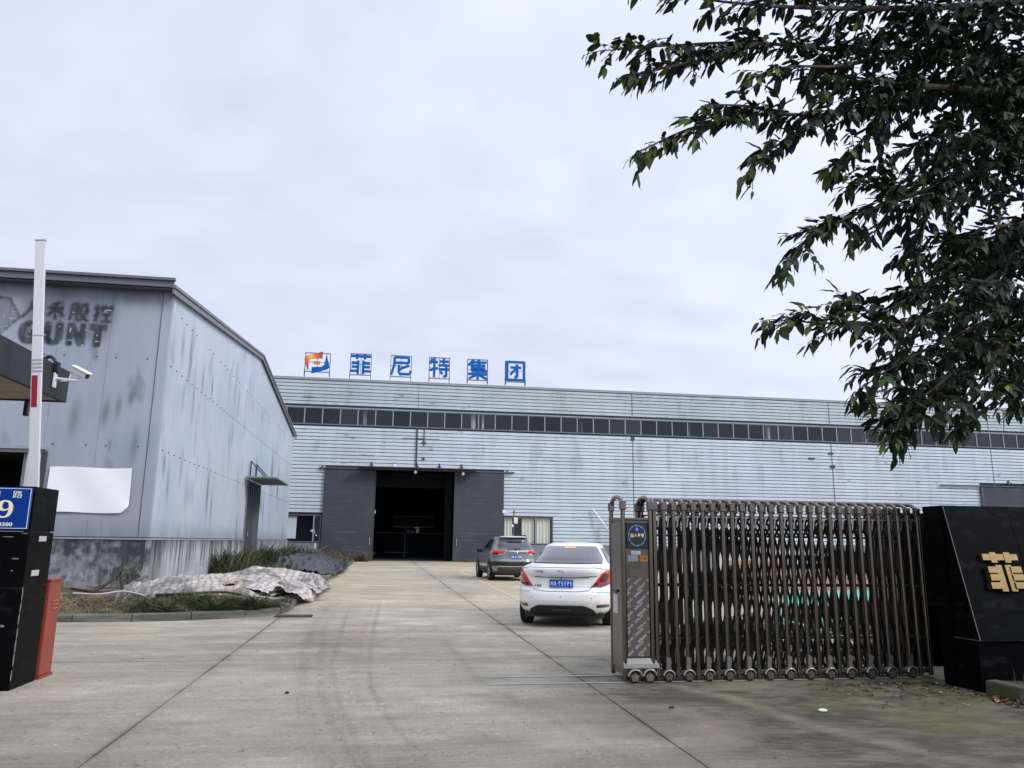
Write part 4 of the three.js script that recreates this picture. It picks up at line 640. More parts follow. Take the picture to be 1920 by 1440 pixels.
{
  const t = thing('guardhouse', 'guardhouse with dark overhanging canopy and beige underside', 'guardhouse', [-4.63, 0, -12]);
  const dk = mat([0.018, 0.021, 0.024], 0.7), sf = tex(256, 256, (u, v) => { const n = fbm(u * 4, v * 6, 5, 821); const k = 0.7 + 0.5 * n; return [0.30 * k, 0.27 * k, 0.22 * k]; });
  const cn = obj('canopy', [bb(-0.06, 3.42, 0, 0, 3.88, 6.0, 0.006), bb(-6, 3.42, 0, -0.06, 3.88, 0.06, 0.006), bb(-6, 3.42, 5.94, -0.06, 3.88, 6.0, 0.006), bb(-6, 3.8, 0.06, -0.06, 3.86, 5.94)], dk, t);
  obj('soffit', bb(-6, 3.44, 0.06, -0.06, 3.48, 5.94), mat(WHITE, 0.8, 0, { map: sf }), cn);
  obj('fascia_joint', [1.2, 2.4, 3.6].map((z) => bb(0, 3.43, z, 0.004, 3.87, z + 0.012)), mat([0.12, 0.13, 0.13], 0.6), cn);
  obj('hanging_bracket', bb(-0.52, 3.2, 0.02, -0.47, 3.44, 0.1), blackPaint, cn);
  obj('wall', [bb(-5.5, 0, 1.2, -2.6, 3.44, 1.35), bb(-5.5, 0, 4.8, -2.6, 3.44, 4.95), bb(-2.75, 0, 1.35, -2.6, 1.0, 4.8), bb(-2.75, 2.3, 1.35, -2.6, 3.44, 4.8)], mat([0.5, 0.5, 0.48], 0.8), t);
  obj('window', bb(-2.7, 1.0, 1.35, -2.66, 2.3, 4.8), phys([0.1, 0.11, 0.12], 0.05), t);
}
{
  const t = thing('security_camera', 'white bullet security camera on an arm at the canopy edge', 'camera', [-4.62, 3.7, -11.45]);
  const w = phys([0.72, 0.72, 0.72], 0.3);
  obj('bracket', [bb(0, -0.16, -0.04, 0.03, 0.05, 0.04, 0.008), rod([0.02, -0.03, 0], [0.3, -0.055, 0.02], 0.02), rod([0.3, -0.055, 0.02], [0.34, 0.0, 0.03], 0.018)], w, t);
  const b = obj('housing', [bb(-0.16, -0.055, -0.06, 0.13, 0.055, 0.06, 0.02), bb(-0.17, 0.05, -0.07, 0.17, 0.064, 0.07, 0.005)], w, t); b.position.set(0.35, 0.06, 0.03); b.scale.setScalar(0.82); b.rotation.set(0.2, -0.25, -0.42);
  const l = obj('lens', rod([0.12, 0, 0], [0.145, 0, 0], 0.045, 16), blackPaint, b);
  obj('cable', hose([[0.02, 0.03, 0], [0.0, 0.2, 0.01], [-0.08, 0.28, 0], [-0.16, 0.24, 0]], 0.025, 16), blackPaint, t);
  obj('junction_box', bb(0.0, 0.06, -0.03, 0.06, 0.2, 0.05, 0.01), blackPaint, t);
  obj('lead', hose([[0.26, 0.1, 0.0], [0.22, 0.02, 0.03], [0.2, -0.06, 0.04], [0.1, -0.07, 0.03]], 0.007, 16), w, t);
}

// ------------------------------------------------------------------ retractable gate
{
  const brush = gray(64, 256, (u, v) => 0.3 + 0.35 * vn(u * 60, v * 2, 5) + 0.1 * vn(u * 5, v * 9, 6));
  const steel = mat([0.175, 0.153, 0.125], 0.32, 0.9, { roughnessMap: brush }), steel2 = mat([0.25, 0.22, 0.19], 0.38, 0.75), darkSteel = mat([0.022, 0.02, 0.018], 0.6, 0.4), chrome = mat([0.36, 0.34, 0.31], 0.3, 0.9), hubM = mat([0.14, 0.12, 0.08], 0.5, 0.5), cast = mat([0.10, 0.094, 0.085], 0.45, 0.7);
  const T = thing('retractable_gate', 'folded bronze steel retractable gate on wheels with upright display head', 'gate', [2.7, 0, -8.7]);
  const DEP = 0.46;
  const hoopGeo = (lowF) => [rod([0, lowF, 0], [0, 1.92, 0], 0.0255, 12), rod([0, 0.05, -DEP], [0, 1.92, -DEP], 0.0255, 10), bb(-0.033, 1.885, -0.035, 0.033, 1.985, 0.035, 0.012), bb(-0.033, 1.885, -DEP - 0.035, 0.033, 1.985, -DEP + 0.035, 0.012),
    hose([[0, 1.95, 0], [0, 2.0, -0.07], [0, 2.025, -DEP / 2], [0, 2.0, -DEP + 0.07], [0, 1.95, -DEP]], 0.024, 16, 8)];
  const hA = merge(hoopGeo(0.03)), hB = merge(hoopGeo(0.2));
  const xs = []; for (let i = 0; i < 28; i++) xs.push(0.398 + 3.37 * (0.94 * i / 27 + 0.06 * (i / 27) ** 2));
  const wheel = merge([rod([0, 0, -0.02], [0, 0, 0.02], 0.06, 20)]), hubG = merge([rod([0, 0, 0.02], [0, 0, 0.026], 0.038, 16), ...[0, 1, 2, 3, 4].map((k) => bb(-0.007, 0.01, 0.024, 0.007, 0.045, 0.031).rotateZ(k * 1.2566))]);
  const fender = new THREE.CylinderGeometry(0.074, 0.074, 0.06, 16, 1, true, -Math.PI / 2, Math.PI).rotateX(-Math.PI / 2).rotateZ(Math.PI);
  const fend = grid(14, 5, (u, v) => { const a = Math.PI * (0.04 + 0.92 * u), q = Math.min(1, v * 1.6) , r = 0.076 - (v > 0.6 ? (v - 0.6) / 0.4 * 0.02 : 0); return [Math.cos(a) * r, Math.sin(a) * r, -0.03 + 0.064 * q + (v > 0.6 ? 0.006 * Math.sin((v - 0.6) / 0.4 * Math.PI) : 0)]; });
  const brk = merge([bb(-0.026, 0.12, -0.026, 0.026, 0.2, 0.026, 0.006), prism([[-0.026, 0.2], [0.03, 0.2], [0.026, 0.255], [0.0, 0.27], [-0.026, 0.27]], 0.056).translate(0, 0, -0.026)]);
  xs.forEach((x, i) => {
    const odd = i % 2 === 1 && i < 27, h = obj('hoop', odd ? hB : hA, steel, T); h.position.x = x; h.rotation.z = (hash(i, 7, 7) - 0.5) * 0.006;
    if (odd) {
      const c = obj('caster', brk, steel2, T); c.position.set(x, 0, 0.0);
      const w = obj('wheel', wheel, rubber, c); w.position.set(0, 0.062, 0.01); const hb = obj('hub', hubG, hubM, c); hb.position.set(0, 0.062, 0.012); const fg = obj('fender', fend, chrome, c); fg.position.set(0, 0.064, 0.012);
    }
  });
  // lattice: crossing flat bars between neighbouring hoops
  const lv = [0.06, 0.45, 1.04, 1.61, 1.84];
  const lat = (z, target) => { for (let i = 0; i + 1 < xs.length; i++) for (let k = 0; k + 1 < lv.length; k++) { const a = xs[i], b = xs[i + 1]; target(bar([a, lv[k], z], [b, lv[k + 1], z], 0.029, 0.005), bar([b, lv[k], z - 0.012], [a, lv[k + 1], z - 0.012], 0.029, 0.005)); } };
  lat(-0.045, (p, q) => { obj('lattice_bar', [p, q], darkSteel, T); });
  const rear = []; lat(-DEP + 0.05, (p, q) => rear.push(p, q)); tag(obj('rear_lattice', rear, darkSteel, T), null, null, null, 'stuff');
  for (const y of lv.slice(0, 4)) obj('tie_bar', [rod([xs[0], y, -0.04], [xs[27], y, -0.04], 0.01, 6), rod([xs[0], y, -DEP + 0.04], [xs[27], y, -DEP + 0.04], 0.01, 6)], darkSteel, T);
  obj('cross_pins', xs.flatMap((x) => lv.map((y) => rod([x + 0.03, y, 0.01], [x + 0.03, y, -DEP], 0.008, 6))), darkSteel, T).userData.kind = 'stuff';
  const clipG = merge([bb(-0.05, 1.815, -0.02, 0.05, 1.83, -0.008), bar([-0.02, 1.7, -0.014], [0.0, 1.83, -0.014], 0.016, 0.006)]);
  xs.slice(0, 27).forEach((x, i) => { const c = obj('clip', clipG, chrome, T); c.position.x = x + 0.062; });
  for (const z of [0.02, -DEP + 0.02]) obj('skid_rail', bb(0.1, 0.085, z - 0.05, xs[27], 0.1, z - 0.035), cast, T);
  // drive head
  const hd = obj('head_cabinet', [bb(0.012, 0.07, -0.45, 0.35, 1.77, -0.012, 0.006), bb(0.0, 1.77, -0.47, 0.36, 1.8, 0.004, 0.008)], steel, T);
  for (const x of [0.018, 0.345]) { obj('post', [rod([x, 0.03, 0], [x, 1.92, 0], 0.026, 12), rod([x, 0.03, -DEP], [x, 1.92, -DEP], 0.026, 12), bb(x - 0.034, 1.885, -0.036, x + 0.034, 1.99, 0.036, 0.012), bb(x - 0.034, 1.885, -DEP - 0.036, x + 0.034, 1.99, -DEP + 0.036, 0.012), hose([[x, 1.95, 0], [x, 2.01, -0.07], [x, 2.045, -DEP / 2], [x, 2.01, -DEP + 0.07], [x, 1.95, -DEP]], 0.025, 16, 8)], steel, hd); }
  obj('side_panel', [bb(0.004, 0.14, -0.41, 0.012, 0.96, -0.05, 0.003), bb(0.004, 0.985, -0.41, 0.012, 1.74, -0.05, 0.003)], steel2, hd);
  obj('paper_tag', bb(0.0, 0.72, -0.36, 0.004, 0.93, -0.2), mat([0.6, 0.6, 0.58], 0.8), hd); obj('lock', bb(-0.004, 0.945, -0.26, 0.008, 0.985, -0.2, 0.004), blackPaint, hd);
  const led = canvasTex(256, 256, (x) => {
    x.fillStyle = '#04050a'; x.fillRect(0, 0, 256, 256); for (let k = 0; k < 40; k++) { const a = k / 40 * 6.283; x.fillStyle = ['#3f7ad0', '#62b0dc', '#7fbf7a', '#4b6fe0'][k % 4]; x.beginPath(); x.arc(128 + 108 * Math.cos(a), 128 + 108 * Math.sin(a), 6, 0, 7); x.fill(); }
    x.strokeStyle = '#2a50a0'; x.lineWidth = 3; x.beginPath(); x.arc(128, 128, 108, 0, 7); x.stroke(); x.fillStyle = '#3b48d8'; x.beginPath(); x.arc(128, 62, 21, 0, 7); x.fill(); x.strokeStyle = '#8a94f0'; x.lineWidth = 2; for (const d of [-8, 0, 8]) { x.beginPath(); x.moveTo(112, 62 + d); x.lineTo(144, 62 + d); x.stroke(); }
    x.strokeStyle = '#f0d2b8'; ['chu', 'ru', 'ping', 'an'].forEach((g, i) => drawGlyph(x, g, 42 + i * 45, 104, 42, 4));
  });
  const dsp = obj('display', bb(0.052, 1.45, -0.02, 0.318, 1.745, 0.0, 0.006), blackPaint, hd);
  obj('screen', grid(1, 1, (u, v) => [mix(0.066, 0.304, u), mix(1.463, 1.733, v), 0.0035]), new THREE.MeshStandardMaterial({ color: lin(0.02, 0.02, 0.02), roughness: 0.25, emissive: lin(1, 1, 1), emissiveIntensity: 1.1, emissiveMap: led, side: THREE.DoubleSide }), dsp);
  const film = canvasTex(256, 1024, (x) => {
    x.fillStyle = '#6b6259'; x.fillRect(0, 0, 256, 1024); for (let k = 0; k < 500; k++) { x.fillStyle = 'rgba(' + (k % 2 ? '40,36,32' : '150,140,130') + ',0.05)'; x.fillRect((k * 53) % 256, (k * 97) % 1024, 3, 60 + (k * 31) % 120); }
    x.fillStyle = '#d5dde4'; x.font = 'bold 38px sans-serif';
    for (let j = -2; j < 14; j++) for (let i = -1; i < 3; i++) { x.save(); x.translate(-60 + i * 152 + (j % 2) * 34, 130 + j * 84 - i * 34); x.rotate(-0.78); x.globalAlpha = 0.75 + 0.25 * hash(i + 3, j + 3, 2); x.fillText('SENLAY', 0, 0); x.restore(); }
  });
  const fp = obj('front_panel', bb(0.052, 0.27, -0.02, 0.318, 1.44, -0.006, 0.004), steel, hd);
  obj('protective_film', grid(1, 1, (u, v) => [mix(0.058, 0.312, u), mix(0.275, 1.13, v), -0.0025]), mat(WHITE, 0.45, 0.25, { map: film }), fp);
  obj('bare_strip', grid(1, 1, (u, v) => [mix(0.09, 0.3, u), mix(1.14, 1.22, v), -0.0025]), mat([0.17, 0.13, 0.11], 0.5, 0.3), fp);
  const stick = (x0, y0, x1, y1, bg, draw) => obj('sticker', grid(1, 1, (u, v) => [mix(x0, x1, u), mix(y0, y1, v), -0.002]), mat(WHITE, 0.6, 0, { map: canvasTex(128, 64, (x) => { x.fillStyle = bg; x.fillRect(0, 0, 128, 64); draw(x); }) }), fp);
  stick(0.115, 1.385, 0.225, 1.425, '#d8dadd', (x) => { x.strokeStyle = '#556'; drawGlyph(x, 'chu', 14, 14, 24, 3); drawGlyph(x, 'ping', 44, 14, 24, 3); drawGlyph(x, 'ru', 74, 14, 24, 3); x.fillStyle = '#889'; x.fillRect(10, 46, 108, 6); });
  stick(0.07, 1.31, 0.19, 1.375, '#a9b4b8', (x) => { x.strokeStyle = '#35506a'; x.lineWidth = 4; x.strokeRect(8, 8, 30, 22); drawGlyph(x, 'guang', 48, 8, 24, 3); drawGlyph(x, 'an', 80, 8, 24, 3); x.fillStyle = '#52687a'; x.fillRect(8, 40, 110, 5); x.fillRect(8, 50, 90, 5); });
  stick(0.215, 1.31, 0.31, 1.37, '#c98a12', (x) => { x.strokeStyle = '#2a1d06'; x.lineWidth = 4; x.beginPath(); x.moveTo(30, 10); x.lineTo(50, 50); x.lineTo(10, 50); x.closePath(); x.stroke(); x.fillStyle = '#2a1d06'; x.fillRect(60, 18, 56, 8); x.fillRect(60, 36, 46, 8); });
  stick(0.235, 1.25, 0.265, 1.285, '#2f7f90', () => {});
  obj('bumper', [prism([[0.0, 0.14], [0.0, 0.255], [0.02, 0.255], [0.045, 0.2], [0.05, 0.155], [0.02, 0.14]], 0.41).rotateY(-Math.PI / 2).translate(0.405, 0, -0.02)].map((g) => g), chrome, hd);
  for (const x of [0.115, 0.285]) { const c = obj('wheel', wheel, rubber, hd); c.position.set(x, 0.062, 0.02); c.scale.set(1.12, 1.12, 1.3); const hb = obj('hub', hubG, chrome, hd); hb.position.set(x, 0.062, 0.028); hb.scale.setScalar(1.1); const ct = obj('hub_cap', rod([x, 0.062, 0.055], [x, 0.062, 0.064], 0.014, 12), mat([0.45, 0.12, 0.03], 0.5), hd); const fg = obj('fender', fend, chrome, hd); fg.position.set(x, 0.068, 0.025); fg.scale.set(1.15, 1.15, 1.3); }
}

// ------------------------------------------------------------------ black sign wall with gold character
{
  const t = thing('sign_wall', 'black polished stone sign wall with one gold character', 'sign', [6.346, 0, -7.737]);
  const H2 = 1.98, slant = -0.34, py = 0.533, L = 6;
  const zf = (y) => y < py ? 0 : mix(0.03, slant, (y - py) / (H2 - py));
  const slab = (x0, x1, y0, y1) => { const pts = [[-zf(y0 + 1e-4) , y0], [0.56, y0], [0.70, y1], [-zf(y1), y1]]; return metric(prism(pts, x1 - x0).rotateY(Math.PI / 2).translate(x0, 0, 0)); };
  obj('plinth', bb(0, 0, -0.555, L, py - 0.006, -0.005, 0.004), stone, t);
  const xs = [0, 0.82, 1.9, 2.95, 4.0, 5.05, L];
  for (let i = 0; i + 1 < xs.length; i++) obj('stone_panel', slab(xs[i] + 0.003, xs[i + 1] - 0.003, py, H2), stone, t);
  obj('edge_joint', [bar([-0.002, py, -0.0 + 0.03], [-0.002, H2, slant], 0.006, 0.008), bb(0.0, py - 0.006, -0.55, L, py, 0.012)], mat([0.13, 0.135, 0.14], 0.6), t);
  obj('end_panel', bb(-0.02, 0.0, -0.56, 0.0, 1.78, -0.36), stone, t);
  for (const [a, b] of [[0.28, 1.6], [1.606, 3.2], [3.206, L]]) obj('pocket_wall', bb(a, 0, -2.15, b, 1.95, -1.75, 0.005), stone, t);
  const gold = mat([0.215, 0.155, 0.07], 0.42, 0.85, { bumpMap: metalBump, bumpScale: 0.004 });
  const gl = obj('gold_character', glyphSolid('fei', 0.46, 0.072, 0.06), gold, t); const y0 = 1.02; gl.position.set(0.26, y0, mix(0.03, slant, (y0 - py) / (H2 - py)) - 0.012); gl.rotation.x = -Math.atan2(0.37, H2 - py); gl.scale.set(1.04, 0.97, 1);
  // small kerbed bed in front
  const kt = tex(256, 128, (u, v) => { const n = fbm(u * 8, v * 6, 5, 831), m = sstep(0.4, 0.62, fbm(u * 4, v * 3, 4, 833)); const a = 0.16 * (0.6 + 0.7 * n); return [mix(a, 0.07, m), mix(a * 0.98, 0.075, m), mix(a * 0.85, 0.035, m)]; });
  const kb = new THREE.Group(); kb.name = 'bed_kerb'; scene.add(kb); tag(kb, null, null, null, 'structure');
  for (let i = 0; i < 6; i++) obj('kerb_stone', metric(bb(6.30, -0.02, -7.66 + i * 0.9, 6.46, 0.15 + 0.008 * hash(i, 2, 2), -7.66 + i * 0.9 + 0.89, 0.03), (x, y, z) => [z / 1.2, y * 2 + x]), mat(WHITE, 0.95, 0, { map: kt, bumpMap: metalBump, bumpScale: 0.01 }), kb);
  const sb = obj('sign_bed', metric(clean(grid(40, 40, (u, v) => { const x = mix(6.44, 12.4, u), z = mix(-7.72, -2.2, v); return [x, 0.09 + 0.05 * fbm(x * 3, z * 3, 3, 841), z]; }))), mat([0.05, 0.042, 0.03], 1)); tag(sb, null, null, null, 'structure');
  grass('weeds', 'dark weeds in the small bed before the black sign wall', null, 2200, (r) => { const x = 6.5 + r() * 2.6, z = -7.62 + r() * 2.4; return [x, 0.1, z, 0.5 + vn(x * 3, z * 3, 8)]; }, [0.08, 0.3], GREEN, 18);
}
// ------------------------------------------------------------------ things in the yard behind the gate
{
  const r = rng(55), rb = thing('rubble_heap', 'low heap of dark broken rubble half covered by green netting', 'heap', [7.6, 0, -12.2]);
  const mA = [mat([0.10, 0.09, 0.085], 1), mat([0.17, 0.15, 0.13], 1), mat([0.055, 0.05, 0.05], 1)], chunk = new THREE.IcosahedronGeometry(1, 0), lump = [[], [], []];
  for (let i = 0; i < 260; i++) { const x = (r() - 0.5) * 7, z = (r() - 0.5) * 2.4, h = 0.55 * Math.exp(-((x / 2.6) ** 2) - ((z / 0.9) ** 2)), s = 0.06 + 0.13 * r() * r(); lump[i % 3].push(chunk.clone().scale(s * (0.7 + r()), s * 0.8, s * (0.7 + r())).rotateY(r() * 6).translate(x, h * r() + s * 0.4, z)); }
  lump.forEach((l, i) => tag(obj('rubble', l, mA[i], rb), null, null, null, 'stuff'));
  const net = tex(256, 256, (u, v) => { const k = 0.7 + 0.45 * fbm(u * 6, v * 6, 4, 851); return [0.10 * k, 0.5 * k, 0.36 * k]; });
  const g = grid(70, 30, (u, v) => { const x = mix(6.9, 9.2, u) + 2.5 * v, z = mix(-13.2, -17.4, v); return [x, 0.03 + 0.34 * Math.sin(Math.PI * 0.5 * v) + 0.06 * Math.sin(x * 2.3) + 0.16 * fbm(x * 2.5, z * 3, 4, 853), z]; });
  tag(obj('netting', g, mat(WHITE, 0.8, 0, { map: net })), 'bright green construction netting seen through the folded gate', 'netting');
  const st = thing('brick_stack', 'stack of tan bricks in the yard behind the gate', 'brick stack', [16.0, 0, -26.5]);
  const bm = [mat([0.36, 0.25, 0.17], 0.9), mat([0.30, 0.21, 0.15], 0.9), mat([0.42, 0.31, 0.22], 0.9)], bg = bb(-0.38, 0, -0.3, 0.38, 0.19, 0.3, 0.015);
  for (let j = 0; j < 5; j++) for (let i = 0; i < 8; i++) { if (j === 4 && hash(i, j, 9) < 0.35) continue; const o = obj('block', bg, bm[Math.floor(hash(i, j, 3) * 3)], st); o.position.set((i - 4.5) * 0.8 + (j % 2) * 0.12, j * 0.2, (hash(i, j, 5) - 0.5) * 0.08); }
  const w = thing('storage_shed', 'low pale shed in the yard beyond the brick stack', 'shed', [24, 0, -40]);
  obj('wall', bb(-6.5, 0, -3, 6.5, 1.5, 0), mat([0.5, 0.49, 0.52], 0.8), w); obj('roof', bb(-6.7, 1.5, -3.2, 6.7, 1.58, 0.25), mat([0.22, 0.22, 0.24], 0.6), w); for (const x of [-4, -1, 2, 5]) obj('post', bb(x - 0.06, 0, 0, x + 0.06, 1.5, 0.06), mat([0.3, 0.3, 0.32], 0.6), w);
}

// ------------------------------------------------------------------ cars: plan outlines stacked over the height, patches laid on that surface
function tab(p) { return (y) => { if (y <= p[0][0]) return p[0][1]; if (y >= p[p.length - 1][0]) return p[p.length - 1][1]; let i = 0; while (y > p[i + 1][0]) i++; const n = p.length, h = p[i + 1][0] - p[i][0], t = (y - p[i][0]) / h, d = (k) => k < 0 || k > n - 2 ? null : (p[k + 1][1] - p[k][1]) / (p[k + 1][0] - p[k][0]); const s = d(i), a = d(i - 1), b = d(i + 1), lim = (u, v) => u === null ? v : u * v <= 0 ? 0 : 2 * u * v / (u + v); const m0 = lim(a, s), m1 = lim(b, s), t2 = t * t, t3 = t2 * t; return (2 * t3 - 3 * t2 + 1) * p[i][1] + (t3 - 2 * t2 + t) * h * m0 + (-2 * t3 + 3 * t2) * p[i + 1][1] + (t3 - t2) * h * m1; }; }
function carShape(S) {
  const rear = tab(S.rear), front = tab(S.front), w = tab(S.w), n = S.n, m = S.m, len = (y) => Math.min(S.l, (front(y) - rear(y)) / 2);
  const zAt = (x, y) => rear(y) + len(y) * (1 - Math.pow(Math.max(0, 1 - Math.pow(Math.min(1, Math.abs(x) / w(y)), n)), 1 / m));
  const xAt = (f, y) => { const l = len(y), r = rear(y); if (f >= r + l) { const q = front(y) - f; if (q >= l) return w(y); return w(y) * Math.pow(Math.max(0, 1 - Math.pow(Math.min(1, 1 - q / l), m)), 1 / n); } return w(y) * Math.pow(Math.max(0, 1 - Math.pow(1 - Math.max(0, f - r) / l, m)), 1 / n); };
  const P = (x, y) => V(x, y, -zAt(x, y));
  const on = (x, y, off) => { const wy = w(y) * 0.999; x = Math.max(-wy, Math.min(wy, x)); const e = 0.004, dx = P(x + (x < 0 ? e : -e), y).sub(P(x, y)).multiplyScalar(x < 0 ? 1 : -1), dy = P(x, y + e).sub(P(x, y)), nn = dx.cross(dy).normalize(); if (nn.z < 0 && Math.abs(nn.z) > 0.02) nn.negate(); return P(x, y).addScaledVector(nn, off).toArray(); };
  const ring = (y) => { const o = [], N = 22, l = len(y), r = rear(y), f = front(y), ww = w(y), sg = (q) => (q < 0 ? -1 : 1); for (let k = 0; k <= N; k++) { const t = (k / N - 0.5) * Math.PI; o.push([ww * sg(t) * Math.pow(Math.abs(Math.sin(t)), 2 / n), y, -(r + l * (1 - Math.pow(Math.abs(Math.cos(t)), 2 / m)))]); } for (let k = 0; k <= N; k++) { const t = (0.5 - k / N) * Math.PI; o.push([ww * sg(t) * Math.pow(Math.abs(Math.sin(t)), 2 / n), y, -(f - l * (1 - Math.pow(Math.abs(Math.cos(t)), 2 / m)))]); } o.push(o[0]); return o; };
  const body = (y0, y1, steps) => { const rs = []; for (let k = 0; k <= steps; k++) rs.push(ring(mix(y0, y1, k / steps))); const nu = rs[0].length - 1, cap = (rr, y) => { const c = [0, y, -(rear(y) + front(y)) / 2]; return rr.map(() => c); }; rs.unshift(cap(rs[0], y0)); rs.push(cap(rs[rs.length - 1], y1)); return grid(nu, rs.length - 1, (u, v) => rs[Math.round(v * (rs.length - 1))][Math.round(u * nu)]); };
  const patch = (xl, xr, y0, y1, off, nu = 20, nv = 16) => grid(nu, nv, (u, v) => { const y = mix(y0, y1, v); return on(mix(typeof xl === 'number' ? xl : xl(y), typeof xr === 'number' ? xr : xr(y), u), y, off); });
  const side = (sg, f0, f1, y0, y1, off, nu = 24, nv = 10) => grid(nu, nv, (u, v) => { const y = mix(y0, y1, v), a = typeof f0 === 'number' ? f0 : f0(y), b = typeof f1 === 'number' ? f1 : f1(y), f = mix(a, b, u); return [sg * (xAt(f, y) + off), y, -f]; });
  const line = (pts, wd, off) => merge(pts.slice(1).map((b, i) => { const a = pts[i], l = Math.hypot(b[0] - a[0], b[1] - a[1]), nx = -(b[1] - a[1]) / l * wd / 2, ny = (b[0] - a[0]) / l * wd / 2; return grid(10, 1, (u, v) => { const k = v * 2 - 1; return on(mix(a[0], b[0], u) + nx * k, mix(a[1], b[1], u) + ny * k, off); }); }));
  return { body, patch, side, line, on, w, rear, front, xAt };
}
function wheelOn(t, x, f, r, rimM, wd = 0.2) {
  const s = Math.sign(x), wh = obj('wheel', new THREE.LatheGeometry([[r * 0.66, -wd / 2], [r * 0.94, -wd / 2], [r, -wd * 0.36], [r, wd * 0.36], [r * 0.94, wd / 2], [r * 0.66, wd / 2]].map((p) => new THREE.Vector2(...p)), 36).rotateZ(Math.PI / 2), rubber, t); wh.position.set(x, r, -f);
  obj('rim', [rod([-s * 0.02, 0, 0], [s * wd * 0.36, 0, 0], r * 0.2, 16), ...[0, 1, 2, 3, 4].map((k) => bb(s * wd * 0.22, r * 0.1, -r * 0.11, s * wd * 0.4, r * 0.64, r * 0.11, 0.01).rotateX(k * 1.2566)), new THREE.TorusGeometry(r * 0.655, 0.012, 6, 36).rotateY(Math.PI / 2).translate(s * wd * 0.42, 0, 0)], rimM, wh);
  obj('brake_disc', rod([-s * 0.05, 0, 0], [s * wd * 0.1, 0, 0], r * 0.62, 24), blackPaint, wh);
}
function plateTex(g, txt) { return canvasTex(440, 140, (x) => { x.fillStyle = '#1450b4'; x.fillRect(0, 0, 440, 140); x.strokeStyle = '#e8eef8'; x.lineWidth = 4; x.strokeRect(7, 7, 426, 126); x.fillStyle = '#f4f7fb'; x.strokeStyle = '#f4f7fb'; drawGlyph(x, g, 24, 30, 80, 9, 0.7); x.font = 'bold 104px sans-serif'; const xs = [88, 166, 220, 274, 328, 380]; txt.split('').forEach((c, i) => { x.save(); x.translate(xs[i], 108); x.scale(0.64, 1); x.fillText(c, 0, 0); x.restore(); }); x.beginPath(); x.arc(154, 70, 6, 0, 7); x.fill(); }); }
const glassDark = phys([0.03, 0.035, 0.042], 0.04, { clearcoat: 1, clearcoatRoughness: 0.02 }), chromeM = mat([0.75, 0.76, 0.78], 0.12, 1), plastic = mat([0.012, 0.012, 0.014], 0.55);
const lampRed = phys([0.55, 0.012, 0.02], 0.15, { clearcoat: 0.6, emissive: lin(0.5, 0.008, 0.012), emissiveIntensity: 0.35 }), lampDark = phys([0.035, 0.004, 0.007], 0.1, { clearcoat: 1 });
